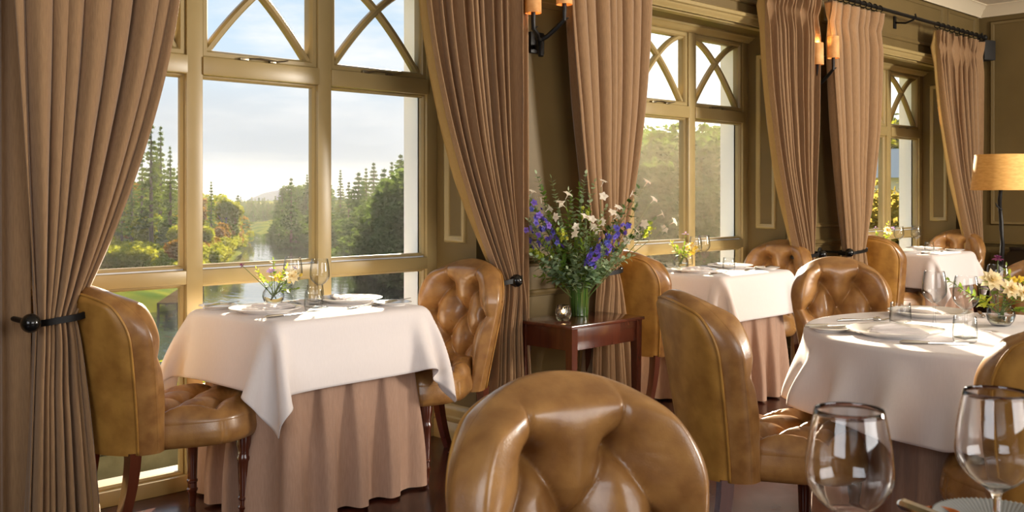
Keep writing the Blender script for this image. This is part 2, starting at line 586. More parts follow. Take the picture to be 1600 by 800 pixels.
def parquet_mat():
    """Herringbone-like dark parquet: blocks of two directions in a basket of diagonal courses."""
    m = bpy.data.materials.new('dark_parquet')
    m.use_nodes = True
    nt = m.node_tree
    N, L = nt.nodes.new, nt.links.new
    p = nt.nodes['Principled BSDF']
    p.inputs['Roughness'].default_value = 0.2
    p.inputs['Coat Weight'].default_value = 0.06
    p.inputs['Specular IOR Level'].default_value = 0.3
    p.inputs['Coat Roughness'].default_value = 0.12
    tc = N('ShaderNodeTexCoord')
    cols, facs = [], []
    for rot in (45, -45):
        mp = N('ShaderNodeMapping')
        mp.inputs['Rotation'].default_value = (0, 0, R(rot))
        L(tc.outputs['Object'], mp.inputs[0])
        br = N('ShaderNodeTexBrick')
        br.offset = 0.5
        br.inputs['Color1'].default_value = lin(72, 34, 22)
        br.inputs['Color2'].default_value = lin(44, 20, 14)
        br.inputs['Mortar'].default_value = lin(16, 8, 6)
        br.inputs['Scale'].default_value = 1.0
        br.inputs['Mortar Size'].default_value = 0.0022
        br.inputs['Brick Width'].default_value = 0.32
        br.inputs['Row Height'].default_value = 0.075
        L(mp.outputs[0], br.inputs['Vector'])
        cols.append(br.outputs['Color'])
        facs.append(br.outputs['Fac'])
    sep = N('ShaderNodeSeparateXYZ')
    L(tc.outputs['Object'], sep.inputs[0])
    md = N('ShaderNodeMath')
    md.operation = 'PINGPONG'
    md.inputs[1].default_value = 0.23
    L(sep.outputs['X'], md.inputs[0])
    gt = N('ShaderNodeMath')
    gt.operation = 'GREATER_THAN'
    gt.inputs[1].default_value = 0.115
    L(md.outputs[0], gt.inputs[0])
    mx = N('ShaderNodeMix')
    mx.data_type = 'RGBA'
    L(gt.outputs[0], mx.inputs[0])
    L(cols[0], mx.inputs[6])
    L(cols[1], mx.inputs[7])
    nz = N('ShaderNodeTexNoise')
    nz.inputs['Scale'].default_value = 6
    L(tc.outputs['Object'], nz.inputs['Vector'])
    mr = N('ShaderNodeMapRange')
    mr.inputs[3].default_value, mr.inputs[4].default_value = 0.16, 0.32
    L(nz.outputs[0], mr.inputs[0])
    L(mr.outputs[0], p.inputs['Roughness'])
    L(mx.outputs[2], p.inputs['Base Color'])
    mf = N('ShaderNodeMix')
    L(gt.outputs[0], mf.inputs[0])
    L(facs[0], mf.inputs[2])
    L(facs[1], mf.inputs[3])
    bp = N('ShaderNodeBump')
    bp.invert = True
    bp.inputs['Strength'].default_value = 0.5
    bp.inputs['Distance'].default_value = 0.002
    L(mf.outputs[0], bp.inputs['Height'])
    L(bp.outputs[0], p.inputs['Normal'])
    return m
M['parquet'] = parquet_mat()

M['leaf_mid'] = leaf_mat('mid_green_leaf', lin(88, 124, 48), lin(134, 160, 64), lin(150, 170, 50), scale=20)
M['leaf_blue'] = leaf_mat('eucalyptus_leaf', lin(146, 174, 138), lin(184, 202, 164), lin(180, 205, 140), tw=0.3, scale=20)
M['leaf_dark'] = leaf_mat('dark_glossy_leaf', lin(42, 72, 34), lin(70, 100, 44), lin(110, 140, 40), tw=0.2, rough=0.35, scale=20)
M['leaf_lime'] = leaf_mat('lime_leaf', lin(150, 170, 50), lin(190, 196, 76), lin(200, 210, 70), scale=20)
M['petal_blue'] = leaf_mat('delphinium_petal', lin(112, 100, 206), lin(146, 122, 218), lin(120, 90, 220), tw=0.3, scale=30)
M['petal_lilac'] = leaf_mat('lilac_petal', lin(176, 150, 208), lin(196, 170, 220), lin(200, 170, 225), tw=0.3, scale=30)
M['petal_white'] = leaf_mat('white_petal', lin(246, 240, 226), lin(238, 226, 204), lin(250, 240, 220), tw=0.3, scale=30, rand=False)
M['petal_cream'] = leaf_mat('cream_petal', lin(250, 240, 206), lin(244, 224, 178), lin(250, 235, 190), tw=0.35, scale=30, rand=False)
M['petal_yellow'] = leaf_mat('yellow_petal', lin(236, 200, 60), lin(240, 214, 100), lin(245, 215, 80), tw=0.3, scale=30, rand=False)
M['petal_plum'] = leaf_mat('plum_petal', lin(120, 50, 92), lin(150, 76, 120), lin(160, 70, 120), tw=0.2, scale=30, rand=False)
M['stem'] = mat('green_stem', lin(96, 112, 56), 0.6)
M['conifer'] = leaf_mat('conifer_needles', lin(44, 64, 30), lin(72, 86, 34), lin(104, 118, 40), tw=0.35, scale=0.35, spec=0.0)
M['conifer_deep'] = leaf_mat('deep_conifer_needles', lin(40, 62, 36), lin(58, 78, 40), lin(92, 110, 48), tw=0.35, scale=0.35, spec=0.0)
M['broadleaf'] = leaf_mat('broadleaf_green', lin(74, 96, 22), lin(118, 114, 28), lin(140, 142, 34), tw=0.45, scale=0.5, spec=0.0)
M['autumn'] = leaf_mat('autumn_leaf', lin(108, 88, 24), lin(122, 78, 26), lin(142, 106, 28), tw=0.4, scale=0.6, spec=0.0)
M['gold_shrub'] = leaf_mat('golden_shrub_leaf', lin(158, 134, 56), lin(124, 122, 62), lin(180, 158, 76), tw=0.45, scale=1.5, spec=0.0)
M['bright_shrub'] = leaf_mat('bright_shrub_leaf', lin(90, 102, 24), lin(120, 114, 30), lin(138, 138, 30), tw=0.4, scale=0.8, spec=0.0)
M['red_shrub'] = leaf_mat('red_shrub_leaf', lin(140, 60, 24), lin(108, 94, 26), lin(160, 88, 28), tw=0.4, scale=3, spec=0.0)
# ------------------------------------------------------------------ the room
YI, YF, YG, YE = 3.63, 3.93, 3.975, 4.12       # wall face, window frame face, glass, outside face
XE, CEIL = 9.53, 2.96
WIN = [(1.275, 3.265), (4.147, 6.137), (7.019, 9.009)]
HEAD = 2.35

mb = MB().box(-2.0, XE, -3.5, YF + 0.06, -0.05, 0.0)
struct(mb.build('floor', M['parquet'], smooth=False), 'dark polished parquet floor of the dining room', 'floor')
mb = MB().box(-2.1, XE + 0.1, -3.6, YE, CEIL, CEIL + 0.1)
struct(mb.build('ceiling', M['ceiling'], smooth=False), 'cream ceiling of the dining room', 'ceiling')

mb = MB()
xs = [-2.0] + [x for w in WIN for x in w] + [XE]
for i in range(0, len(xs), 2):
    mb.box(xs[i], xs[i + 1], YI, YG + 0.02, 0, HEAD)
    a = xs[i] if i == 0 else xs[i] - 0.066
    b = xs[i + 1] if i == len(xs) - 2 else xs[i + 1] + 0.066
    mb.box(a, b, YG + 0.02, YE, -0.9, 2.305, 1)
mb.box(-2.0, XE, YI, YG + 0.02, HEAD, CEIL)
mb.box(-2.0, XE, YG + 0.02, YE, 2.305, 3.4, 1)
mb.box(-2.0, XE, YG + 0.02, YE + 0.03, -0.9, 0.05, 0)
struct(mb.build('wall_north', [M['paint'], M['white_paint']], smooth=False), 'olive panelled window wall with three tall windows', 'wall')
struct(MB().box(XE, XE + 0.1, -3.5, YE, 0, CEIL).build('wall_east', M['paint'], smooth=False), 'olive panelled end wall behind the tall lamp', 'wall')
struct(MB().box(-2.0, XE, -3.6, -3.5, 0, CEIL).build('wall_south', M['paint'], smooth=False), 'olive wall behind the camera', 'wall')
struct(MB().box(-2.1, -2.0, -3.5, YE, 0, CEIL).build('wall_west', M['paint'], smooth=False), 'olive wall left of the nearest window', 'wall')

PANEL = [(0, 0), (0.004, 0.012), (0.012, 0.016), (0.02, 0.012), (0.026, 0.006), (0.032, 0.006), (0.036, 0.0)]
n_trim = [0]
def trim(mb, label, m=None, smooth=True):
    n_trim[0] += 1
    return struct(mb.build('trim_%d' % n_trim[0], m or M['paint'], smooth=smooth, angle=50, recalc=True), label, 'moulding')

DADO = [(0, 0), (0.012, 0.004), (0.014, 0.014), (0.03, 0.02), (0.034, 0.03), (0.022, 0.036), (0.014, 0.044), (0, 0.046)]
SKIRT = [(0, 0), (0.022, 0), (0.022, 0.085), (0.016, 0.092), (0.022, 0.1), (0.024, 0.115), (0.014, 0.122), (0.014, 0.14), (0.018, 0.15), (0.016, 0.166), (0.004, 0.178), (0, 0.18)]
names = ['left of the nearest window', 'between the nearest and middle windows', 'between the middle and far windows', 'right of the far window']
for i in range(4):
    a, b = xs[2 * i], xs[2 * i + 1]
    nx, uz = (0, -1, 0), (0, 0, 1)
    mb = MB()
    g = 0.10
    mb.frame((0, YI, 0), (1, 0, 0), (0, 0, 1), nx, a + g, b - g, 0.99, 2.24, PANEL)
    mb.frame((0, YI, 0), (1, 0, 0), (0, 0, 1), nx, a + g, b - g, 0.25, 0.74, PANEL)
    mb.extrude_profile(DADO, (a, YI, 0.86), (b, YI, 0.86), nx)
    trim(mb, 'panel mouldings and dado rail on the wall ' + names[i])
    mb = MB().extrude_profile(SKIRT, (a, YI, 0), (b, YI, 0), nx)
    mb2 = struct(mb.build('baseboard_north' if i == 0 else 'baseboard_north.%03d' % i, M['paint'], angle=50, recalc=True), 'stepped olive skirting board ' + names[i], 'baseboard')
# window reveals: panelled sides, soffit mouldings, skirting
for i, (a, b) in enumerate(WIN):
    which = ('nearest', 'middle', 'far')[i]
    for X, s, side in ((b, -1, 'right'), (a, 1, 'left')):
        mb = MB()
        mb.frame((X, YI, 0), (0, 1, 0), (0, 0, 1), (s, 0, 0), 0.075, 0.235, 0.99, 2.22, PANEL)
        mb.frame((X, YI, 0), (0, 1, 0), (0, 0, 1), (s, 0, 0), 0.075, 0.235, 0.26, 0.80, PANEL)
        mb.extrude_profile(SKIRT, (X, YI, 0), (X, YF, 0), (s, 0, 0))
        trim(mb, '%s reveal of the %s window with panel mouldings' % (side, which), M['frame_paint'])
    mb = MB()
    arch = [(0, 0), (0.012, 0.0), (0.016, 0.012), (0.03, 0.02), (0.034, 0.034), (0.05, 0.04), (0.054, 0.058), (0.044, 0.066), (0, 0.07)]
    mb.extrude_profile(arch, (a - 0.05, YI, HEAD - 0.005), (b + 0.05, YI, HEAD - 0.005), (0, -1, 0))
    step = [(0, 0), (0.06, 0), (0.06, -0.012), (0.04, -0.018), (0.034, -0.03), (0.02, -0.034), (0.01, -0.044), (0, -0.044)]
    mb.extrude_profile(step, (a, YF, HEAD), (b, YF, HEAD), (0, -1, 0))
    mb.box(a, b, YI + 0.02, YI + 0.07, HEAD - 0.012, HEAD)
    trim(mb, 'stepped head moulding over the %s window' % which, M['frame_paint'])
# frieze panels above the windows and picture rail
mb = MB()
for a, b in ((1.0, 2.2), (2.34, 3.9), (4.0, 6.5), (6.62, 8.72), (8.82, 9.44)):
    mb.frame((0, YI, 0), (1, 0, 0), (0, 0, 1), (0, -1, 0), a, b, 2.48, 2.86, PANEL)
trim(mb, 'row of frieze panels above the windows')
# end wall panels
mb = MB()
for a, b in ((0.10, 1.5), (1.62, 3.1), (3.22, 4.7)):
    mb.frame((XE, YI, 0), (0, -1, 0), (0, 0, 1), (-1, 0, 0), a, b, 0.95, 2.82, PANEL)
    mb.frame((XE, YI, 0), (0, -1, 0), (0, 0, 1), (-1, 0, 0), a, b, 0.25, 0.70, PANEL)
mb.extrude_profile(DADO, (XE, -3.5, 0.755), (XE, YI, 0.755), (-1, 0, 0))
trim(mb, 'panel mouldings and dado rail on the end wall')
struct(MB().extrude_profile(SKIRT, (XE, -3.5, 0), (XE, YI, 0), (-1, 0, 0)).build('baseboard_east', M['paint'], angle=50, recalc=True), 'stepped olive skirting board along the end wall', 'baseboard')
# plaster cornice
CORN = [(0, 0), (0.01, -0.09), (0.025, -0.1), (0.03, -0.085), (0.05, -0.07), (0.06, -0.045), (0.09, -0.03), (0.1, -0.012), (0.115, -0.008), (0.115, 0)]
mb = MB()
mb.extrude_profile(CORN, (-2, YI, CEIL), (XE, YI, CEIL), (0, -1, 0))
mb.extrude_profile(CORN, (XE, -3.5, CEIL), (XE, YI, CEIL), (-1, 0, 0))
trim(mb, 'cream plaster cornice under the ceiling', M['cornice'])

# ------------------------------------------------------------------ windows
def window(i, xl, xr):
    which = ('nearest', 'middle', 'far')[i]
    root = thing('window_%d' % (i + 1), '%s tall window of nine lights with interlaced arches at the top' % which, 'window', (xl, YF, 0))
    root['kind'] = 'structure'
    W, D = xr - xl, 0.08
    fw, mw = 0.066, 0.073
    P = M['frame_paint']
    mb = MB()
    mb.box(0, fw, 0, D, 0, HEAD, bev=0.004)
    mb.box(W - fw, W, 0, D, 0, HEAD, bev=0.004)
    mb.box(fw, W - fw, 0, D, HEAD - 0.045, HEAD, bev=0.004)
    mb.box(fw, W - fw, -0.005, D, 0.0, 0.062, bev=0.004)
    mb.build('window_frame', P, root, angle=30)
    pitch = (W - fw) / 3
    lights = []
    for k in range(3):
        x0 = fw + k * pitch
        x1 = x0 + pitch - mw if k < 2 else W - fw
        lights.append((x0, x1))
        if k < 2:
            MB().box(x1, x1 + mw, -0.004, D, 0.062, HEAD - 0.045, bev=0.005).build('mullion', P, root, angle=30)
    for (x0, x1) in lights:
        MB().box(x0 - 0.003, x1 + 0.003, -0.012, D, 1.737, 1.815, bev=0.006).build('transom', P, root, angle=30)
        MB().box(x0 - 0.003, x1 + 0.003, -0.002, D, 0.856, 0.915, bev=0.006).build('middle_rail', P, root, angle=30)
        MB().box(x0, x1, 0.03, D + 0.012, 0.914, 0.922).build('sill_bead', M['white_paint'], root, smooth=False)
        # fixed panes with a slim bead
        for (z0, z1) in ((0.062, 0.856), (0.922, 1.737)):
            b = MB()
            b.frame((0, 0.03, 0), (1, 0, 0), (0, 0, 1), (0, -1, 0), x0, x1, z0, z1, [(0, 0.012), (0.006, 0.012), (0.014, 0.0), (0.014, -0.018), (0, -0.018)])
            pn = MB().box(x0, x1, 0.043, 0.047, z0, z1).build('pane', M['pane'], root, smooth=False)
            b.build('glazing_bead', P, pn, angle=30, recalc=True)
        # opening casement with interlaced bars
        z0, z1 = 1.815, HEAD - 0.045
        sw = 0.034
        cb = MB()
        cb.frame((0, 0.06, 0), (1, 0, 0), (0, 0, 1), (0, -1, 0), x0, x1, z0, z1, [(0, 0.0), (0, 0.05), (0.006, 0.054), (sw - 0.012, 0.054), (sw - 0.004, 0.044), (sw, 0.03), (sw, 0.0), (0, 0.0)])
        cas = cb.build('casement', P, root, angle=30, recalc=True)
        MB().box(x0 + sw - 0.004, x1 - sw + 0.004, 0.043, 0.047, z0 + sw - 0.004, z1 - sw + 0.004).build('pane', M['pane'], cas, smooth=False)
        gx0, gx1, gz0, gz1 = x0 + sw - 0.006, x1 - sw + 0.006, z0 + sw - 0.012, z1 - sw + 0.006
        for s in (0, 1):
            pts = []
            for q in range(17):
                t = q / 16
                u = 0.5 * t * t + 0.5 * t
                v = 1 - (1 - u) ** 1.6
                if s:
                    u = 1 - u
                pts.append((gx0 + (gx1 - gx0) * u, 0.032 + 0.003 * s, gz0 + (gz1 - gz0) * v))
            ab = MB()
            n = len(pts)
            ring = []
            for q in range(n):
                t = Vector(pts[min(q + 1, n - 1)]) - Vector(pts[max(q - 1, 0)])
                nn = Vector((t.z, 0, -t.x)).normalized()
                p = Vector(pts[q])
                ring.append([p + nn * a + Vector((0, b, 0)) for a, b in ((-0.017, 0.022), (-0.017, 0.0), (-0.008, -0.014), (0.008, -0.014), (0.017, 0.0), (0.017, 0.022))])
            ab.grid(np.array([[tuple(p) for p in r] for r in ring]), closed_u=True)
            ab.build('arched_bar', P, cas, angle=30, recalc=True)
        # casement stay lying on the bottom rail
        st = MB()
        cx = (x0 + x1) / 2
        st.tube([(cx - 0.1, -0.004, z0 + 0.006), (cx - 0.02, -0.014, z0 + 0.014), (cx + 0.07, -0.01, z0 + 0.008), (cx + 0.12, -0.012, z0 + 0.018)], [0.005, 0.004, 0.004, 0.003], 6)
        st.box(cx - 0.115, cx - 0.075, -0.014, 0.008, z0 + 0.0, z0 + 0.012, bev=0.002)
        st.box(cx + 0.03, cx + 0.06, -0.014, 0.008, z0 + 0.0, z0 + 0.01, bev=0.002)
        st.build('casement_stay', M['brass'], cas)
for i, (a, b) in enumerate(WIN):
    window(i, a, b)
# ------------------------------------------------------------------ outdoors: ground, lake, hills
LAKE = -6.0
nz_rng = np.random.default_rng(5)
def value_noise(x, y, seed=0):
    def h(i, j):
        v = np.sin(i * 127.1 + j * 311.7 + seed * 17.3) * 43758.5453
        return v - np.floor(v)
    xi, yi = np.floor(x), np.floor(y)
    xf, yf = x - xi, y - yi
    u, v = xf * xf * (3 - 2 * xf), yf * yf * (3 - 2 * yf)
    return (h(xi, yi) * (1 - u) + h(xi + 1, yi) * u) * (1 - v) + (h(xi, yi + 1) * (1 - u) + h(xi + 1, yi + 1) * u) * v

def dist_poly(X, Y, poly):
    """Signed distance to a polygon (negative inside)."""
    d = np.full(X.shape, 1e9)
    inside = np.zeros(X.shape, bool)
    n = len(poly)
    for i in range(n):
        ax, ay = poly[i]
        bx, by = poly[(i + 1) % n]
        ex, ey = bx - ax, by - ay
        t = np.clip(((X - ax) * ex + (Y - ay) * ey) / (ex * ex + ey * ey), 0, 1)
        d = np.minimum(d, np.hypot(X - ax - ex * t, Y - ay - ey * t))
        c = (ay > Y) != (by > Y)
        with np.errstate(divide='ignore', invalid='ignore'):
            inside ^= c & (X < (bx - ax) * (Y - ay) / (by - ay if by != ay else 1e-9) + ax)
    return np.where(inside, -d, d)

LEFT_BANK = [(-60, 40), (20, 54.4), (25.3, 58.4), (29.2, 60.2), (37, 74), (44, 86), (60.8, 111), (82.8, 147), (96, 172), (104, 196), (-60, 420)]
RIGHT_BANK = [(90.3, 153.5), (83.6, 133.6), (84, 122), (88, 112), (64.4, 89.7), (57, 74), (60, 64), (75.8, 60.6), (90, 55), (70, 36), (40, 9), (300, -20), (520, 200), (300, 330), (104, 196)]
def ground(name, xr, yr, nx, ny, poly, hfun, label, m='grass'):
    x = np.linspace(*xr, nx)
    y = np.linspace(*yr, ny)
    X, Y = np.meshgrid(x, y)
    sd = dist_poly(X, Y, poly)
    Z = np.where(sd < 0, LAKE + hfun(X, Y, -sd), LAKE - 0.25 - np.minimum(sd, 3) * 0.3)
    keep = sd < 6
    idx = -np.ones(X.shape, int)
    idx[keep] = np.arange(keep.sum())
    fs = [(idx[j, i], idx[j, i + 1], idx[j + 1, i + 1], idx[j + 1, i]) for j in range(ny - 1) for i in range(nx - 1)
          if keep[j, i] and keep[j, i + 1] and keep[j + 1, i + 1] and keep[j + 1, i]]
    b = MB().add(list(zip(X[keep], Y[keep], Z[keep])), fs)
    return struct(b.build(name, M[m], angle=180), label, 'ground')
left_h = lambda X, Y, d: np.minimum(d, 3) * 0.25 + np.minimum(np.maximum(d - 3, 0), 120) * 0.045 + 0.5 * value_noise(X / 6, Y / 6, 1)
right_h = lambda X, Y, d: np.minimum(d, 3) * 0.3 + np.minimum(np.maximum(d - 3, 0), 140) * 0.11 + 0.6 * value_noise(X / 7, Y / 7, 2)
ground('ground_bank', (-60, 110), (38, 300), 90, 120, LEFT_BANK, left_h, 'grassy left bank of the lake')
ground('ground_shore', (36, 420), (-20, 320), 130, 120, RIGHT_BANK, right_h, 'wooded right bank of the lake')
# garden falling from the house to the water
x = np.linspace(-30, 60, 90)
y = np.concatenate([np.linspace(YE, 10, 24), np.linspace(10.5, 44, 40)])
X, Y = np.meshgrid(x, y)
Z = -0.45 - 0.75 * smoothstep(5.4, 9, Y) - 5.6 * smoothstep(8, 27, Y) + 0.12 * value_noise(X, Y, 3)
struct(MB().grid(np.stack([X, Y, Z], -1)).build('ground_garden', M['grass'], angle=180), 'garden falling from the house to the water', 'ground')
mb = MB().add([(-300, 6, LAKE), (420, 6, LAKE), (420, 420, LAKE), (-300, 420, LAKE)], [(0, 1, 2, 3)])
struct(mb.build('water', M['water'], smooth=False), 'calm lake reflecting the sky outside the windows', 'water')
# far shore and mountain
def ridge(name, pts, depth, m, label, seed, rough, base=LAKE - 1):
    P = np.array(pts, float)
    t = np.linspace(0, len(P) - 1, 90)
    XX = np.interp(t, range(len(P)), P[:, 0])
    YY = np.interp(t, range(len(P)), P[:, 1])
    HH = np.interp(t, range(len(P)), P[:, 2]) + rough * (value_noise(t * 2.1, t * 0, seed) - 0.5)
    rows = []
    for k in range(9):
        u = k / 8
        s = math.sin(PI * u)
        rows.append(np.stack([XX + depth * (u - 0.5) * 0.7, YY + depth * (u - 0.5) * 0.72, base + (HH - base) * s], -1))
    return struct(MB().grid(np.array(rows)).build(name, M[m], angle=180), label, 'hill')
ridge('hill', [(1350, 3000, -70), (1524, 2927, -42), (1603, 2885, -20), (1647, 2860, 3), (1700, 2829, 16), (1750, 2798, 9), (1836, 2742, -6), (2000, 2600, -60)], 300, 'hill', 'hazy blue mountain at the end of the lake', 2, 3, -80)
ridge('hill_wood', [(40, 380, -3), (100, 330, -1.4), (150, 290, -1.0), (185, 262, -1.0), (220, 240, -1.4), (300, 200, -2)], 40, 'grass', 'low wooded far shore below the mountain', 5, 1.2)

def from_view(px_x, depth, z):
    """A point of the place from its bearing and distance, as paced out from the window."""
    a = math.atan((px_x - 800) / 1556)
    l = depth * math.tan(a)
    dx, dy = math.cos(VIEW), math.sin(VIEW)
    return Vector((dx * depth + dy * l, dy * depth - dx * l, z))

# ------------------------------------------------------------------ trees and shrubs
def quads_cloud(C, S_, rng, flat=0.35, aspect=0.6):
    """Leaf blades: one bent quad pair per centre."""
    n = len(C)
    d1 = rng.normal(size=(n, 3))
    d1[:, 2] *= 0.6
    d1 /= np.linalg.norm(d1, axis=1)[:, None]
    d2 = rng.normal(size=(n, 3))
    d2 -= d1 * (d1 * d2).sum(1)[:, None]
    d2 /= np.linalg.norm(d2, axis=1)[:, None]
    S_ = np.broadcast_to(S_, (n,))[:, None]
    a = C - d1 * S_
    b = C + d2 * S_ * aspect + np.cross(d1, d2) * S_ * 0.15
    c = C + d1 * S_
    e = C - d2 * S_ * aspect + np.cross(d1, d2) * S_ * 0.15
    V = np.stack([a, b, c, e], 1).reshape(-1, 3)
    F = np.arange(4 * n).reshape(n, 4)
    return V, F
def cloud_mesh(name, V, F, m):
    me = bpy.data.meshes.new(name)
    me.from_pydata(V.tolist(), [], F.tolist())
    me.materials.append(m)
    me.update()
    return me

def conifer_meshes(name, h, w, seed, m, lean=0.0, sparse=0.0, n=2600, bare=0.08, blade=0.34):
    rng = np.random.default_rng(seed)
    C = []
    levels = int(8 + h * 0.9)
    for k in range(levels):
        t = bare + (1 - bare) * (k / levels) ** 0.95
        z = h * t
        reach = w * (1 - t) ** 1.1 * rng.uniform(0.72, 1.15) + 0.05
        nb = rng.integers(5, 9)
        for b in range(nb):
            if rng.random() < sparse:
                continue
            a = rng.uniform(0, 2 * PI)
            rr = reach * rng.uniform(0.65, 1.1)
            m_ = max(4, int(n / levels / nb))
            s = rng.uniform(0.12, 1, m_) ** 0.7
            droop = -0.28 * rr * s ** 1.6 + 0.10 * rr * s
            px = np.cos(a) * rr * s + rng.normal(0, 0.09 * rr + 0.05, m_)
            py = np.sin(a) * rr * s + rng.normal(0, 0.09 * rr + 0.05, m_)
            pz = z + droop + rng.normal(0, 0.09, m_)
            C.append(np.stack([px, py, pz], 1))
    C = np.concatenate(C)
    V, F = quads_cloud(C, rng.uniform(0.6, 1.2, len(C)) * blade * (1.15 - 0.95 * np.clip(C[:, 2] / h, 0, 1) ** 1.5), rng, aspect=0.35)
    tr = MB().tube([(0, 0, -1.0), (0.02 * h * lean, 0, h * 0.5), (0, 0, h * 0.98)], [0.018 * h, 0.012 * h, 0.01], 7)
    return cloud_mesh(name + '_foliage', V, F, m), tr.mesh(name + '_trunk', M['bark'])

def broad_meshes(name, h, w, seed, m, n=3000, blade=0.26, low=0.15, lobes=16):
    rng = np.random.default_rng(seed)
    C = []
    for k in range(lobes):
        t = rng.uniform(low, 0.86)
        a = rng.uniform(0, 2 * PI)
        rad = w * math.sin(PI * min(max((t + 0.12) / 1.15, 0.05), 0.95)) ** 0.8
        c = np.array([math.cos(a) * rad * 0.6 * rng.uniform(0.3, 1), math.sin(a) * rad * 0.6 * rng.uniform(0.3, 1), h * t])
        r = w * rng.uniform(0.32, 0.55)
        q = rng.normal(size=(n // lobes, 3))
        q /= np.linalg.norm(q, axis=1)[:, None]
        q *= (r * rng.uniform(0.7, 1.05, (len(q), 1)))
        q[:, 2] *= 0.8
        C.append(q + c)
    C = np.concatenate(C)
    C[:, 2] = np.maximum(C[:, 2], 0.05)
    V, F = quads_cloud(C, rng.uniform(0.6, 1.2, len(C)) * blade, rng)
    tr = MB().tube([(0, 0, -0.8), (0.05 * w, 0, h * 0.4), (0, 0.05 * w, h * 0.75)], [0.035 * h, 0.025 * h, 0.01 * h], 7)
    for k in range(4):
        a = k * 1.7 + seed
        tr.tube([(0.05 * w, 0, h * 0.35), (math.cos(a) * w * 0.35, math.sin(a) * w * 0.35, h * 0.62)], [0.015 * h, 0.006 * h], 5)
    return cloud_mesh(name + '_foliage', V, F, m), tr.mesh(name + '_trunk', M['bark'])

TREE = {
    'pine_a': ('conifer', conifer_meshes('tall_pine', 15, 2.6, 1, M['conifer'], sparse=0.30, n=3600, bare=0.22)),
    'pine_b': ('conifer', conifer_meshes('slim_pine', 14, 2.0, 2, M['conifer'], sparse=0.25, n=3000, bare=0.15)),
    'spruce_a': ('conifer', conifer_meshes('spruce', 11, 3.0, 3, M['conifer_deep'], n=4200)),
    'spruce_b': ('conifer', conifer_meshes('broad_spruce', 10, 3.6, 4, M['conifer_deep'], n=4400)),
    'broad_a': ('tree', broad_meshes('birch', 7, 3.0, 5, M['broadleaf'], n=4200)),
    'broad_b': ('tree', broad_meshes('oak', 8, 3.6, 6, M['broadleaf'], n=4600)),
    'deep': ('tree', broad_meshes('dark_tree', 11, 4.6, 12, M['conifer_deep'], n=6500, blade=0.3, low=0.05, lobes=24)),
    'autumn': ('tree', broad_meshes('autumn_tree', 5, 2.4, 7, M['autumn'], n=3400)),
    'shrub': ('shrub', broad_meshes('bright_shrub', 1.7, 1.9, 8, M['bright_shrub'], n=2600, blade=0.15, low=0.0)),
    'gold': ('shrub', broad_meshes('golden_shrub', 3.2, 2.4, 9, M['gold_shrub'], n=5200, blade=0.09, low=0.0, lobes=26)),
    'red': ('shrub', broad_meshes('red_shrub', 1.2, 0.8, 10, M['red_shrub'], n=2600, blade=0.05, low=0.0, lobes=20)),
    'green': ('shrub', broad_meshes('garden_shrub', 1.2, 0.9, 13, M['broadleaf'], n=2600, blade=0.05, low=0.0, lobes=20)),
}
def plant(kind, name, label, p, h, rz, group=None, wide=1.0):
    cat, (fo, tr) = TREE[kind]
    zmax = max(v.co.z for v in fo.vertices) if kind not in ZM else ZM[kind]
    ZM[kind] = zmax
    s = h / zmax
    t = thing(name, label, cat, p, rz, group)
    t.scale = (s * wide, s * wide, s)
    link('foliage', fo, t)
    link('trunk', tr, t)
    return t
ZM = {}
def bank_z(x, y, poly, hf):
    xx, yy = np.array([[float(x)]]), np.array([[float(y)]])
    sd = dist_poly(xx, yy, poly)
    return float(np.where(sd < 0, LAKE + hf(xx, yy, -sd), LAKE - 0.3)[0, 0])
def on_bank(px_x, depth, side):
    p = from_view(px_x, depth, 0)
    p.z = bank_z(p.x, p.y, LEFT_BANK if side == 'l' else RIGHT_BANK, left_h if side == 'l' else right_h)
    return p
def top_for(px_y, depth):
    return CAM_H - (px_y - 303) * depth / 1556

# left bank: tall pines, woodland, bright scrub at the water's edge
rr = random.Random(3)
G1 = 'tall pines on the left bank'
for (px_x, D, ytop, kind) in ((236, 96, 178, 'pine_a'), (251, 104, 196, 'pine_b'), (266, 92, 228, 'pine_a'), (222, 110, 228, 'pine_b'), (280, 108, 248, 'pine_b'),
                              (244, 120, 236, 'spruce_a'), (206, 100, 250, 'pine_a'), (190, 112, 244, 'pine_b'), (330, 110, 283, 'pine_b'), (272, 118, 262, 'spruce_a'), (170, 104, 230, 'pine_a')):
    p = on_bank(px_x, D, 'l')
    plant(kind, 'pine_tree', 'tall dark pine standing among the trees on the left lake bank', p, top_for(ytop, D) - p.z, rr.uniform(0, 6), G1)
G2 = 'woodland on the left bank'
for k in range(76):
    px_x = rr.uniform(130, 372) if k < 40 else rr.uniform(296, 366)
    D = rr.uniform(92, 150) if px_x < 300 else rr.uniform(122, 170)
    p = on_bank(px_x, D, 'l')
    if p.z < LAKE:
        continue
    ytop = rr.uniform(300, 352) - (25 if px_x < 290 and D > 115 else 0)
    kind = rr.choice(['broad_a', 'broad_b', 'autumn', 'broad_a', 'spruce_b'])
    h = max(2.2, min(11, top_for(ytop, D) - p.z))
    plant(kind, 'autumn_tree' if kind == 'autumn' else ('spruce_tree' if kind == 'spruce_b' else 'woodland_tree'),
          {'autumn': 'orange autumn tree in the left bank woodland', 'spruce_b': 'young spruce in the left bank woodland'}.get(kind, 'green and yellow tree in the left bank woodland'),
          p, h, rr.uniform(0, 6), G2 + {'autumn': ', orange', 'spruce_b': ', spruces'}.get(kind, ''), 1.1)
G3 = 'scrub along the left bank'
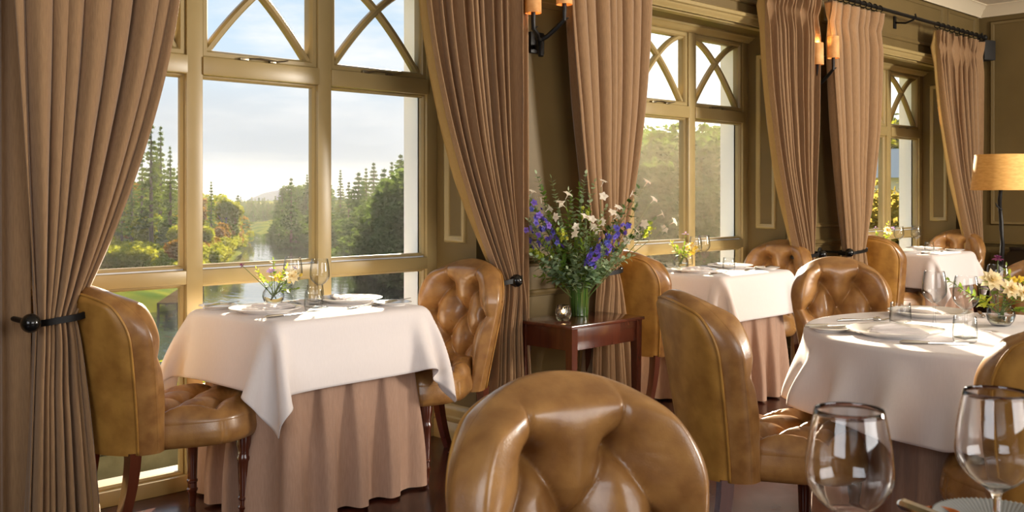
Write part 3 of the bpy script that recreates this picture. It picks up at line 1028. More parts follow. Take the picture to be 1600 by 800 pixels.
for k in range(60):
    t = k / 59
    if k % 2:
        px_x, D = 132 + 170 * t, rr.uniform(78, 92)
    else:
        px_x = 280 + 104 * t
        D = rr.uniform(1.01, 1.08) * float(np.interp(px_x, [284, 330, 372, 392], [77, 94, 125, 160]))
    p = on_bank(px_x, D, 'l')
    if p.z < LAKE:
        p = on_bank(px_x - 14, D + 5, 'l')
    if p.z < LAKE:
        continue
    plant('shrub', 'waterside_shrub', 'low yellow green shrub at the edge of the left bank', p, rr.uniform(1.3, 2.3), rr.uniform(0, 6), G3, 1.1)
for k in range(44):
    t = k / 43
    bx = 284 + 106 * t
    D = float(np.interp(bx, [284, 330, 372, 392], [77, 94, 125, 160])) * rr.uniform(1.03, 1.16)
    p = on_bank(bx - rr.uniform(2, 12), D, 'l')
    if p.z < LAKE:
        p.z = LAKE
    plant('autumn' if k % 3 else 'broad_a', 'autumn_bush' if k % 3 else 'waterside_bush', 'rounded orange bush near the water on the left bank' if k % 3 else 'rounded green bush near the water on the left bank', p,
          rr.uniform(2.2, 3.6), rr.uniform(0, 6), 'orange bushes near the water' if k % 3 else 'green bushes near the water', 1.0)
# far shore woods
G4 = 'spruces on the far shore'
for k in range(64):
    px_x = 366 + 90 * k / 63
    D = rr.uniform(205, 270)
    p = from_view(px_x, D, LAKE - 0.3)
    plant('spruce_a', 'distant_spruce', 'distant spruce on the far shore below the mountain', p, top_for(rr.uniform(306, 322) if k % 2 else rr.uniform(318, 340), D) - p.z, rr.uniform(0, 6), G4, 1.3)
# right bank: a wall of spruces with broad dark trees in front
G5 = 'spruces on the right bank'
sky = [(436, 318), (441, 292), (448, 300), (455, 278), (462, 296), (480, 272), (497, 268), (512, 300), (532, 265), (545, 284), (560, 268), (572, 262), (584, 254), (600, 262), (612, 252), (626, 241), (640, 250), (652, 234), (664, 226)]
for k, (px_x, ytop) in enumerate(sky):
    D = 128 + 14 * math.sin(k * 1.7) - 0.08 * (px_x - 425)
    p = on_bank(px_x, D, 'r')
    if p.z < LAKE + 0.2:
        p = on_bank(px_x, D + 22, 'r')
        D += 22
    plant(['spruce_a', 'spruce_b', 'pine_b'][k % 3], 'spruce_tree', 'pointed spruce on the skyline of the right bank', p, top_for(ytop, D) - p.z, rr.uniform(0, 6), G5, 1.15)
for k in range(46):
    px_x = rr.uniform(440, 675)
    D = rr.uniform(122, 160)
    p = on_bank(px_x, D, 'r')
    if p.z < LAKE + 0.1:
        continue
    ys = np.interp(px_x, [s[0] for s in sky], [s[1] for s in sky])
    h = top_for(rr.uniform(ys + 8, ys + 60), D) - p.z
    plant(rr.choice(['spruce_a', 'spruce_b', 'deep']), 'bank_tree', 'dark tree in the wood on the right bank', p, max(3, h), rr.uniform(0, 6), 'wood on the right bank', 1.2)
for k in range(30):
    px_x = 442 + 66 * k / 29
    D = rr.uniform(150, 176)
    p = on_bank(px_x, D, 'r')
    if p.z < LAKE + 0.1:
        p = on_bank(px_x + 6, D + 14, 'r')
    p.z = max(p.z, LAKE)
    plant('spruce_b' if k % 3 else 'deep', 'bank_tree', 'dark tree in the wood on the right bank', p, max(3, top_for(rr.uniform(285, 335), D) - p.z), rr.uniform(0, 6), 'wood on the right bank', 1.2)
G6 = 'broad trees on the near headland'
for (px_x, D, ytop) in ((600, 90, 310), (618, 86, 292), (640, 84, 276), (662, 80, 262), (582, 92, 352), (596, 88, 340), (625, 80, 330), (650, 76, 310), (690, 84, 250), (720, 90, 240), (760, 90, 230), (608, 84, 366), (634, 80, 362), (576, 94, 376), (664, 76, 350)):
    p = on_bank(px_x, D, 'r')
    if p.z < LAKE:
        p.z = LAKE
    plant('deep', 'headland_tree', 'broad dark tree on the near headland across the water', p, top_for(ytop, D) - p.z, rr.uniform(0, 6), G6, 1.25)
# trees seen through the middle window
G7 = 'trees beyond the middle window'
for k in range(26):
    px_x = 930 + 250 * (k % 13) / 12 + rr.uniform(-8, 8)
    D = rr.uniform(66, 78) if k < 13 else rr.uniform(76, 92)
    p = from_view(px_x, D, LAKE)
    p.z = max(LAKE, bank_z(p.x, p.y, RIGHT_BANK, right_h))
    ytop = rr.uniform(188, 236) if k >= 13 else rr.uniform(240, 330)
    plant(['deep', 'spruce_b', 'deep', 'deep'][k % 4], 'lakeside_tree', 'tall sunlit tree beyond the middle window', p, top_for(ytop, D) - p.z, rr.uniform(0, 6), G7, 1.15)
# beyond the far window: golden shrub, a pale outbuilding, trees
for k, (px_x, D, ytop) in enumerate(((1352, 16.0, 290), (1372, 15.5, 296), (1396, 15.0, 282), (1420, 15.2, 276), (1442, 15.0, 280), (1380, 14.4, 318), (1408, 14.2, 312))):
    p = from_view(px_x, D, -1.4)
    plant('gold', 'golden_shrub', 'golden shrub filling the lower panes of the far window', p, top_for(ytop, D) - p.z, rr.uniform(0, 6), 'golden shrubs outside the far window', 1.0)
for k, (px_x, D, ytop) in enumerate(((1350, 48, 196), (1372, 50, 188), (1395, 44, 180), (1420, 46, 170), (1446, 50, 160), (1384, 46, 214), (1330, 50, 190))):
    p = from_view(px_x, D, -4)
    plant(['broad_b', 'deep'][k % 2], 'garden_tree', 'green tree behind the outbuilding beyond the far window', p, top_for(ytop, D) - p.z, rr.uniform(0, 6), 'trees beyond the far window', 1.1)
ob = thing('outbuilding', 'pale outbuilding with a pale roof beyond the far window', 'building', from_view(1412, 30, -2.5), VIEW - R(90) - R(24))
MB().box(-2.6, 2.6, -1.5, 1.5, 0, 4.3).build('wall', M['cream_render'], ob, smooth=False)
MB().add([(-2.9, -1.8, 4.2), (2.9, -1.8, 4.2), (2.9, 1.8, 4.2), (-2.9, 1.8, 4.2), (-2.9, 0, 5.1), (2.9, 0, 5.1)], [(0, 1, 5, 4), (2, 3, 4, 5), (0, 4, 3), (1, 2, 5), (0, 3, 2, 1)]).build('roof', M['roof'], ob, smooth=False)
# near the house: low stone wall, shrubs, jetty
mb = MB()
rs = random.Random(8)
for row in range(5):
    xx = -3.0
    while xx < 3.6:
        w_ = rs.uniform(0.25, 0.5)
        z0 = -0.75 + row * 0.165
        mb.box(xx, xx + w_ - 0.012, 5.05 + rs.uniform(0, 0.03), 5.4, z0, z0 + 0.155 + rs.uniform(-0.004, 0.008), bev=0.015)
        xx += w_
mb.box(-3.0, 3.6, 5.0, 5.45, 0.07, 0.13, bev=0.012)
tag(mb.build('garden_wall', M['stone']), 'low rough stone wall outside the nearest window', 'wall')
mb = MB()
for k in range(9):
    mb.box(-3 + k * 0.75, -2.26 + k * 0.75, YE + 0.05, 4.98, -0.48, -0.2, bev=0.02)
tag(mb.build('stone_paving', M['stone']), 'weathered stone ledge between the house and the garden wall', 'paving')
for k, (px_x, D, ytop, kind) in enumerate(((132, 6.6, 548, 'red'), (118, 7.2, 575, 'green'), (146, 6.9, 590, 'green'), (272, 7.0, 566, 'green'), (262, 7.4, 575, 'green'), (108, 6.4, 610, 'green'))):
    p = from_view(px_x, D, -0.75)
    plant(kind, 'red_shrub' if kind == 'red' else 'garden_shrub',
          'orange leaved shrub behind the low stone wall' if kind == 'red' else 'small green shrub behind the low stone wall', p, top_for(ytop, D) - p.z, rr.uniform(0, 6),
          None if kind == 'red' else 'small shrubs behind the stone wall')
# jetty at the left bank
p0, p1 = from_view(262, 59.0, LAKE + 0.75), from_view(305, 72, LAKE + 0.75)
jt = thing('jetty', 'small wooden jetty at the edge of the left bank', 'jetty', p0, math.atan2(p1.y - p0.y, p1.x - p0.x))
Lj = (p1 - p0).length
mb = MB()
for k in range(20):
    mb.box(k * Lj / 20, (k + 0.9) * Lj / 20, -0.6, 0.6, -0.05, 0.04)
mb.build('deck', M['pier'], jt, smooth=False)
for k in range(5):
    for s in (-1, 1):
        MB().tube([(0.1 + k * (Lj - 0.2) / 4, 0.55 * s, -1.6), (0.1 + k * (Lj - 0.2) / 4, 0.55 * s, 0.02)], 0.08, 8).build('post', M['pier'], jt)

# sunlit haze over the lake
hz = bpy.data.materials.new('lake_haze')
hz.use_nodes = True
hz.node_tree.nodes.clear()
o_ = hz.node_tree.nodes.new('ShaderNodeOutputMaterial')
v_ = hz.node_tree.nodes.new('ShaderNodeVolumeScatter')
v_.inputs['Color'].default_value = (1.0, 0.96, 0.88, 1)
v_.inputs['Density'].default_value = 0.00028
v_.inputs['Anisotropy'].default_value = 0.4
hz.node_tree.links.new(v_.outputs[0], o_.inputs['Volume'])
tag(MB().box(-80, 330, 26, 330, LAKE + 0.05, 5).build('haze', hz, smooth=False), 'warm sunlit haze hanging over the lake and its woods', 'haze', kind='stuff')

hz2 = hz.copy()
hz2.name = 'sunlit_haze'
v2 = next(n for n in hz2.node_tree.nodes if n.type == 'VOLUME_SCATTER')
v2.inputs['Color'].default_value = (1.0, 0.84, 0.56, 1)
v2.inputs['Density'].default_value = 0.0010
v2.inputs['Anisotropy'].default_value = 0.45
tag(MB().add([(20, 12, LAKE + 0.05), (62, 16, LAKE + 0.05), (56, 48, LAKE + 0.05), (26, 28, LAKE + 0.05), (20, 12, 6), (62, 16, 6), (56, 48, 6), (26, 28, 6)],
             [(0, 3, 2, 1), (4, 5, 6, 7), (0, 1, 5, 4), (1, 2, 6, 5), (2, 3, 7, 6), (3, 0, 4, 7)]).build('haze', hz2, smooth=False), 'golden sunlit haze before the trees beyond the middle window', 'haze', kind='stuff')
# ------------------------------------------------------------------ curtains
TIE = 0.82
TOPZ = 2.585
def curtain(label, outer, inner, tie_a, tie_b, bot_a, bot_b, y0, nf, seed, straight=None, power=2.0):
    """outer / inner: X at the rod; tie_*: X at the tie-back; bot_*: X at the floor (a is the outer side)."""
    rng = np.random.default_rng(seed)
    ns, nt_ = nf * 12 + 1, 90
    s = np.linspace(0, 1, ns)
    warp = s + 0.03 * np.sin(2 * PI * (1.6 * s + rng.random())) + 0.018 * np.sin(2 * PI * (3.3 * s + rng.random()))
    warp = (warp - warp[0]) / (warp[-1] - warp[0])
    ph = 2 * PI * nf * warp
    amp_f = 0.65 + 0.6 * rng.random(nf + 2)
    amp = np.interp(warp * nf, np.arange(nf + 2), amp_f)
    zs = np.concatenate([np.linspace(TOPZ, 2.36, 16), np.linspace(2.35, TIE + 0.03, 40)[1:], np.linspace(TIE, 0.012, 36)])
    rows = []
    for z in zs:
        if z >= TIE:
            t = (TOPZ - z) / (TOPZ - TIE)
            xa = outer + (tie_a - outer) * t ** 1.3
            xb = inner + (tie_b - inner) * t ** power
            k = np.interp(t, [0, 0.04, 0.075, 0.16, 0.5, 0.85, 1.0], [1.0, 0.8, 0.42, 0.9, 1.05, 0.8, 0.62])
            yb = y0 + 0.01 * math.sin(3 * t)
            belly = 0.03 * smoothstep(0.6, 1.0, np.array(t))
        else:
            t = (TIE - z) / TIE
            xa = tie_a + (bot_a - tie_a) * t ** 0.75
            xb = tie_b + (bot_b - tie_b) * t ** 0.75
            k = np.interp(t, [0, 0.1, 0.4, 1], [0.62, 0.8, 0.95, 1.05])
            yb = y0
            belly = 0.03 * (1 - smoothstep(0.0, 0.35, np.array(t)))
        A = 0.044 * k * amp
        w = abs(xb - xa)
        # folds lean over and crease as they are drawn together
        drift = 0.5 * math.sin(1.3 * z + seed)
        yy = yb - belly * np.sin(PI * s) - A * (np.cos(ph + drift) + 0.12 * np.cos(2 * ph + 1.0 + 0.6 * z))
        xx = xa + (xb - xa) * s + 0.30 * (w / nf) * np.sin(ph + drift) * min(1.0, k) * 0.9
        rows.append(np.stack([xx, yy, np.full(ns, z)], -1))
    P = np.array(rows)
    mb = MB().grid(P)
    if straight:                      # the outer part that hangs free of the tie-back
        a, b = straight
        n2 = 31
        s2 = np.linspace(0, 1, n2)
        R2 = []
        for z in np.linspace(TOPZ, 0.012, 30):
            R2.append(np.stack([a + (b - a) * s2, y0 + 0.055 - 0.03 * np.cos(2 * PI * 2 * s2 + 0.4 * z) - 0.008 * np.cos(2 * PI * 5 * s2), np.full(n2, z)], -1))
        mb.grid(np.array(R2))
    o = mb.build('curtain', M['curtain'], angle=180)
    md = o.modifiers.new('thickness', 'SOLIDIFY')
    md.thickness = 0.004
    md.offset = 0
    tag(o, label, 'curtain', None)
    # lining turned back along the leading edge
    edge = P[:, -1, :]
    sgn = 1 if inner > outer else -1
    L_ = []
    for q in np.linspace(0, 1, 6):
        off = np.stack([sgn * (0.012 + 0.05 * q * np.interp(zs, [0, TIE, 1.3, TOPZ], [0.5, 0.15, 0.9, 0.5])), 0.018 + 0.05 * q + 0 * zs, 0 * zs], -1)
        L_.append(edge + off * np.array([1, 1, 1]) - np.array([sgn * 0.03, 0, 0]))
    lo = MB().grid(np.array(L_).transpose(1, 0, 2)).build('lining', M['lining'], o, angle=180)
    lo['label'] = 'ochre lining along the leading edge'
    lm = lo.modifiers.new('thickness', 'SOLIDIFY')
    lm.thickness = 0.003
    return o

def tieback(label, ball, ca, cb, yc):
    """Black ball on a stem from the wall with a leather strap round the gathered curtain."""
    t = thing('curtain_holdback', label, 'curtain tieback', (ball[0], YI, TIE))
    b = MB().sphere((0, ball[1] - YI, 0), 0.031, 14)
    b.build('ball', M['black_gloss'], t)
    s = MB().tube([(0, 0.0, 0), (0, ball[1] - YI + 0.02, 0)], 0.009, 10)
    s.lathe([(0.03, 0.0), (0.03, 0.006), (0.012, 0.01)], 18, 0, Matrix.Rotation(R(90), 4, 'X'), cap0=True)
    s.build('stem', M['iron'], t)
    cx, rx, ry = (ca + cb) / 2 - ball[0], abs(cb - ca) / 2 + 0.008, 0.066
    pts = []
    for k in range(48):
        a = 2 * PI * k / 48
        pts.append((cx + rx * math.copysign(abs(math.cos(a)) ** 0.7, math.cos(a)), yc - YI + ry * math.copysign(abs(math.sin(a)) ** 0.7, math.sin(a)), 0.012 * math.cos(a)))
    sb = MB()
    rows = []
    for k in range(48):
        p = Vector(pts[k])
        o_ = (p - Vector((cx, yc - YI, p.z))).normalized() * 0.004
        rows.append([tuple(p + Vector((0, 0, 0.011)) + o_), tuple(p + Vector((0, 0, -0.011)) + o_), tuple(p + Vector((0, 0, -0.011)) - o_), tuple(p + Vector((0, 0, 0.011)) - o_)])
    sb.grid(np.array(rows), closed_u=True, closed_v=True)
    side = -1 if cx > 0 else 1
    nearx = cx + side * -0 + (rx if cx < 0 else -rx)
    sb.tube([(nearx * 0.96, yc - YI - 0.02, 0.004), (0, ball[1] - YI, 0.004)], 0.005, 6)
    sb.tube([(nearx * 0.96, yc - YI - 0.02, -0.006), (0, ball[1] - YI, -0.006)], 0.005, 6)
    sb.build('strap', M['strap'], t, recalc=True)
    return t

Y0 = 3.47
curtain('foremost taupe curtain at the left edge, tied back with a black ball', 1.06, 1.70, 1.155, 1.275, 1.12, 1.36, Y0, 8, 1, straight=(0.93, 1.15), power=2.1)
curtain('taupe curtain right of the nearest window, drawn aside behind the flowers', 3.40, 2.80, 3.40, 3.27, 3.45, 3.20, Y0, 10, 2, straight=(3.36, 3.49), power=2.0)
curtain('taupe curtain left of the middle window, behind the flower vase', 3.72, 4.42, 3.95, 4.13, 3.86, 4.26, Y0, 8, 3, power=2.4)
curtain('taupe curtain right of the middle window, before the far wall light', 6.26, 5.60, 6.19, 6.02, 6.27, 6.00, Y0, 11, 4, power=2.0)
curtain('taupe curtain left of the far window, beside the far wall light', 6.42, 7.20, 6.66, 6.92, 6.62, 7.02, Y0, 8, 5, power=2.2)
curtain('taupe curtain right of the far window, beside the tall lamp', 9.16, 8.22, 9.12, 8.86, 9.2, 8.8, Y0, 9, 6, power=1.7)
tieback('black ball holdback on the foremost curtain at the left edge', (1.11, 3.37), 1.165, 1.31, Y0)
tieback('black ball holdback left of the flowers, right of the nearest window', (3.325, 3.41), 3.22, 3.38, Y0)
tieback('black ball holdback half hidden behind the flower vase', (3.90, 3.39), 3.94, 4.14, Y0)
tieback('black ball holdback right of the middle window above a chair back', (6.27, 3.43), 6.0, 6.22, Y0)
tieback('black ball holdback left of the far window beside a chair back', (6.60, 3.40), 6.65, 6.93, Y0)

def rod(label, x0, x1, rings):
    t = thing('curtain_rod', label, 'curtain rod', (x0, YI, 2.635))
    yr = Y0 - YI
    mb = MB().tube([(0, yr, 0), (x1 - x0, yr, 0)], 0.014, 12)
    mb.build('pole', M['iron'], t)
    for e, s in ((0, -1), (x1 - x0, 1)):
        MB().sphere((e + s * 0.02, yr, 0), 0.026, 10).build('finial', M['iron'], t)
    for bx in (0.08, (x1 - x0) / 2, x1 - x0 - 0.08):
        b = MB().tube([(bx, 0, -0.02), (bx, yr * 0.6, -0.035), (bx, yr, -0.016)], 0.008, 8)
        b.tube([(bx - 0.0, yr, -0.016), (bx, yr - 0.02, 0.0), (bx, yr - 0.012, 0.028)], 0.007, 8)
        b.box(bx - 0.02, bx + 0.02, -0.012, 0, -0.07, 0.03, bev=0.003)
        b.build('bracket', M['iron'], t)
    for rx in rings:
        pts = [(rx - x0 + 0.006 * math.sin(a * 2), yr + 0.024 * math.cos(a), -0.006 + 0.024 * math.sin(a)) for a in [2 * PI * k / 20 for k in range(20)]]
        rb = MB().tube(pts, 0.0042, 6, closed=True)
        rb.tube([(rx - x0, yr, -0.03), (rx - x0, yr + 0.004, -0.052)], 0.003, 5)
        rb.build('ring', M['iron'], t)
    return t
rod('black iron curtain pole with rings over the far window', 6.36, 9.22, [6.44 + 0.085 * k for k in range(10)] + [8.24 + 0.1 * k for k in range(10)])
rod('black iron curtain pole over the middle window', 3.66, 6.32, [3.76 + 0.075 * k for k in range(9)] + [5.62 + 0.085 * k for k in range(9)])
rod('black iron curtain pole over the nearest window', 0.88, 3.55, [0.98 + 0.085 * k for k in range(9)] + [2.82 + 0.072 * k for k in range(9)])

# ------------------------------------------------------------------ wall lights
def sconce(label, x, z, left, right):
    """left / right: the foot of each shade (x, y, z) measured from the backplate on the wall."""
    t = thing('wall_light', label, 'wall light', (x, YI, z))
    MB().box(-0.05, 0.05, -0.02, 0, -0.055, 0.055, bev=0.004).build('backplate', M['iron'], t)
    # two wrought branches growing from one knot
    kx, ky = (left[0] + right[0]) * 0.5, -0.10
    for e, low in ((left, True), (right, False)):
        e = Vector(e)
        k0 = Vector((kx * 0.6, ky, 0.0))
        mb = MB()
        pts, rad = [], []
        if low:
            pts += [Vector((kx * 0.7, ky * 1.15, -0.085)), Vector((kx * 0.65, ky * 1.1, -0.045))]
            rad += [0.014, 0.017]
        pts += [k0, k0.lerp(e, 0.3) + Vector((0, 0, -0.035)), k0.lerp(e, 0.62) + Vector((0.008, 0, -0.05)), Vector((e.x, e.y, e.z - 0.075)), Vector((e.x, e.y, e.z - 0.03)), e + Vector((0, 0, 0.02))]
        rad += [0.016, 0.012, 0.0125, 0.0105, 0.011, 0.012]
        mb.tube(pts, rad, 8)
        mb.tube([pts[-3], pts[-3] + Vector((0.02, -0.012, 0.012))], [0.008, 0.003], 6)
        if low:
            mb.tube([(0, -0.01, -0.02), (kx * 0.4, ky * 0.6, -0.03), k0], [0.014, 0.013, 0.014], 8)
        mb.build('branch', M['iron'], t)
        T0 = Matrix.Translation(e)
        sh = MB().lathe([(0.041, 0), (0.0385, 0.15)], 28, 0, T0).lathe([(0.0395, 0), (0.037, 0.15)], 28, 0, T0)
        sh.lathe([(0.041, 0), (0.0395, 0)], 28, 0, T0).lathe([(0.0385, 0.15), (0.037, 0.15)], 28, 0, T0)
        sh.build('shade', M['sconce_shade'], t)
        MB().sphere(tuple(e + Vector((0, 0, 0.06))), 0.014, 9).build('bulb', M['bulb'], t)
        l = bpy.data.lights.new('wall_light_glow', 'POINT')
        l.energy, l.color, l.shadow_soft_size = 2.2, (1.0, 0.58, 0.2), 0.02
        lo = bpy.data.objects.new('wall_light_glow', l)
        COL.objects.link(lo)
        lo.parent = t
        lo.location = e + Vector((0, 0, 0.155))
    return t
sconce('iron branch wall light between the nearest and middle windows', 3.675, 2.016, (-0.19, -0.175, 0.109), (-0.025, -0.23, 0.166))
sconce('iron branch wall light between the middle and far windows', 6.505, 1.996, (-0.25, -0.175, 0.124), (-0.155, -0.24, 0.172))

sp = thing('loudspeaker', 'small black loudspeaker high in the far corner', 'speaker', (XE - 0.09, YI - 0.02, 2.53), R(-20))
MB().box(-0.07, 0.07, -0.14, -0.02, -0.08, 0.10, bev=0.008).build('cabinet', M['speaker'], sp)
MB().box(-0.03, 0.03, -0.02, 0.02, -0.02, 0.03).build('bracket', M['iron'], sp, smooth=False)

# ------------------------------------------------------------------ tall lamp and bureau at the end wall
lt = thing('floor_lamp', 'tall lamp with a twisted iron branch stem and golden drum shade', 'lamp', (7.55, 2.72, 0))
rng = random.Random(4)
pts, rad = [], []
for k in range(26):
    z = 0.03 + 1.32 * k / 25
    pts.append((0.012 * math.sin(z * 13) + 0.006 * math.sin(z * 31), 0.012 * math.cos(z * 11), z))
    rad.append(0.0155 - 0.004 * z + 0.004 * abs(math.sin(z * 17)))
mb = MB().tube(pts, rad, 9)
for z, a in ((0.95, 0.5), (0.70, 3.0), (1.12, 2.0), (0.4, 1.0)):
    mb.tube([(0.01, 0, z), (0.03 * math.cos(a), 0.03 * math.sin(a), z + 0.03), (0.036 * math.cos(a), 0.036 * math.sin(a), z + 0.05)], [0.01, 0.006, 0.003], 6)
mb.build('stem', M['iron'], lt)
MB().lathe([(0.001, 0.03), (0.06, 0.03), (0.14, 0.018), (0.15, 0.006), (0.15, 0.0)], 28, cap1=True).build('foot', M['iron'], lt)
sh = MB().lathe([(0.205, 1.262), (0.176, 1.518)], 48).lathe([(0.2035, 1.262), (0.1745, 1.518)], 48)
sh.lathe([(0.2065, 1.262), (0.2065, 1.268), (0.203, 1.262)], 48).lathe([(0.1775, 1.512), (0.1775, 1.519), (0.174, 1.519)], 48)
sh.build('lamp_shade', M['shade'], lt)
MB().sphere((0, 0, 1.40), 0.03, 10).tube([(0, 0, 1.34), (0, 0, 1.4)], 0.012, 8).build('bulb', M['shade'], lt)

bu = thing('bureau', 'dark slant front bureau against the end wall behind the lamp', 'bureau', (8.75, 2.2, 0))
side = [(0, 0.06), (0.72, 0.06), (0.72, 0.75), (0.52, 0.75), (0, 0.56)]
mb = MB()
for y0, y1 in ((0, 0.025), (1.03, 1.055)):
    n = len(side)
    mb.add([(x_, y0, z_) for x_, z_ in side] + [(x_, y1, z_) for x_, z_ in side], [tuple(range(n)), tuple(reversed(range(n, 2 * n)))] + [(i, n + i, n + (i + 1) % n, (i + 1) % n) for i in range(n)])
mb.box(0.02, 0.72, 0.025, 1.03, 0.06, 0.54).box(0.50, 0.73, -0.01, 1.065, 0.745, 0.765)
mb.build('body', M['dark_wood'], bu, smooth=False)
lid = MB().add([(0.0, 0.025, 0.56), (0.52, 0.025, 0.752), (0.52, 1.03, 0.752), (0.0, 1.03, 0.56), (0.01, 0.025, 0.54), (0.53, 0.025, 0.73), (0.53, 1.03, 0.73), (0.01, 1.03, 0.54)],
               [(0, 1, 2, 3), (4, 7, 6, 5), (0, 4, 5, 1), (1, 5, 6, 2), (2, 6, 7, 3), (3, 7, 4, 0)]).build('lid', M['dark_wood'], bu, smooth=False)
for ky in (0.30, 0.52, 0.76):
    MB().sphere((0.30, ky, 0.69), 0.018, 9).build('knob', M['silver'], lid)
for kz in (0.1, 0.25, 0.4):
    d = MB().box(-0.012, 0.02, 0.05, 1.005, kz, kz + 0.13, bev=0.004).build('drawer', M['dark_wood'], bu)
    for ky in (0.25, 0.8):
        MB().sphere((-0.024, ky, kz + 0.065), 0.015, 8).build('knob', M['silver'], d)
for lx in (0.05, 0.67):
    for ly in (0.05, 1.0):
        MB().box(lx - 0.035, lx + 0.035, ly - 0.035, ly + 0.035, 0, 0.062, bev=0.006).build('foot', M['dark_wood'], bu)
mb = MB().box(-0.1, 0.12, -0.42, 0.42, 0, 0.025, bev=0.011)
bo = tag(mb.build('serving_board', M['pale_wood']), 'pale wooden board lying on top of the dark bureau', 'board')
bo.location = (9.35, 2.60, 0.766)
# ------------------------------------------------------------------ button-back dining chairs
def seg_dist(Y, Z, a, b):
    ax, ay = a
    bx, by = b
    ex, ey = bx - ax, by - ay
    t = np.clip(((Y - ax) * ex + (Z - ay) * ey) / (ex * ex + ey * ey), 0, 1)
    return np.hypot(Y - ax - t * ex, Z - ay - t * ey)

BW, BZC, BHC, BZ0, BTAPER = 0.243, 0.735, 0.19, 0.335, 0.25
def back_plane(u, v):
    """Square (u, v) to the arched outline of the back: y, z."""
    u, v = np.asarray(u, float), np.asarray(v, float)
    up = np.clip(v, 0, 1)
    dn = np.clip(-v, 0, 1)
    y = BW * u * np.sqrt(1 - up * up / 2) * (1 - BTAPER * dn ** 1.15)
    z = np.where(v >= 0, BZC + BHC * up * np.sqrt(1 - u * u / 2), BZC - (BZC - BZ0) * dn)
    return y, z
def back_mid(y, z):
    h = (z - BZ0) / (0.92 - BZ0)
    w = BW * (1 - BTAPER * np.clip((BZC - z) / (BZC - BZ0), 0, 1) ** 1.15)
    return -0.215 - 0.09 * h ** 1.15 + 0.085 * np.clip(np.abs(y) / w, 0, 1) ** 2.0
B_BTN = [(-0.08, 0.80), (0.08, 0.80), (-0.155, 0.675), (0, 0.675), (0.155, 0.675), (-0.078, 0.55), (0.078, 0.55)]
B_CR = [((-0.08, 0.80), (-0.105, 0.95)), ((0.08, 0.80), (0.105, 0.95)), ((-0.155, 0.675), (-0.3, 0.675)), ((0.155, 0.675), (0.3, 0.675)), ((-0.08, 0.80), (0, 0.675)), ((0.08, 0.80), (0, 0.675)), ((-0.08, 0.80), (-0.155, 0.675)), ((0.08, 0.80), (0.155, 0.675)),
        ((-0.155, 0.675), (-0.078, 0.55)), ((0.155, 0.675), (0.078, 0.55)), ((0, 0.675), (-0.078, 0.55)), ((0, 0.675), (0.078, 0.55)),
        ((-0.078, 0.55), (0, 0.44)), ((0.078, 0.55), (0, 0.44)), ((-0.078, 0.55), (-0.13, 0.44)), ((0.078, 0.55), (0.13, 0.44)), ((0, 0.44), (0, 0.3)), ((-0.13, 0.44), (-0.12, 0.3)), ((0.13, 0.44), (0.12, 0.3))]
def edge_dist(u, v):
    du = (1 - np.abs(u)) * BW
    dv = np.where(v > 0, (1 - v) * BHC, 1.0)
    du, dv = np.maximum(du, 1e-6), np.maximum(dv, 1e-6)
    k = 4.0
    return (du ** -k + dv ** -k) ** (-1 / k)
def puff(y, z, cr, bt, n_edge, w=0.05, hgt=0.03, dim=0.026, rad=0.034):
    """Pillow height: full between the inner creases, sunk along them, pitted at the buttons; the outer creases are only grooves."""
    d = np.full(y.shape, 9.0)
    for a, b in cr[n_edge:]:
        d = np.minimum(d, seg_dist(y, z, a, b))
    r = np.full(y.shape, 9.0)
    for b in bt:
        r = np.minimum(r, np.hypot(y - b[0], z - b[1]))
    g = np.zeros(y.shape)
    for a, b in cr[:n_edge]:
        q = seg_dist(y, z, a, b)
        along = np.clip(1 - np.hypot(y - a[0], z - a[1]) / 0.16, 0, 1)
        g = np.maximum(g, (0.003 + 0.009 * along) * np.exp(-(q / 0.022) ** 1.4) + 0.0025 * np.exp(-(q / 0.004) ** 2))
    wr = 0.0012 * np.exp(-((r - 0.045) / 0.022) ** 2)
    ang = np.zeros(y.shape)
    for b in bt:
        rr_ = np.hypot(y - b[0], z - b[1])
        ang = np.where(np.abs(rr_ - r) < 1e-9, np.arctan2(z - b[1], y - b[0]), ang)
    return hgt * (1 - np.exp(-(d / w) * 1.7)) - 0.004 * np.exp(-(d / 0.005) ** 2) - dim * np.exp(-(r / rad) ** 1.5) - g + wr * np.sin(17 * ang)
def back_front(u, v):
    y, z = back_plane(u, v)
    e = edge_dist(u, v)
    Rr = 0.085
    q = np.clip(e / Rr, 0, 1)
    roll = 0.046 * np.sqrt(np.maximum(0, 1 - (1 - q) ** 2))
    fade = smoothstep(0.0, 0.045, e)
    fall = -0.024 * smoothstep(0.05, 0.22, e)
    x = back_mid(y, z) + roll + fall + puff(y, z, B_CR, B_BTN, 4, hgt=0.038, dim=0.040, rad=0.029) * fade - 0.006 * (1 - fade) * np.exp(-0.0)
    # shallow pleats on the roll
    d = np.full(y.shape, 9.0)
    for a, b in B_CR[:4]:
        d = np.minimum(d, seg_dist(y, z, a, b))
    x = x - 0.004 * np.exp(-(d / 0.006) ** 2) * (1 - fade)
    return np.stack([x, y, z], -1)
def back_rear(u, v, lift=0.0):
    y, z = back_plane(u, v)
    e = edge_dist(u, v)
    q = np.clip(e / 0.05, 0, 1)
    roll = 0.05 * np.sqrt(np.maximum(0, 1 - (1 - q) ** 2))
    return np.stack([back_mid(y, z) - 0.006 - roll - lift, y, z], -1)

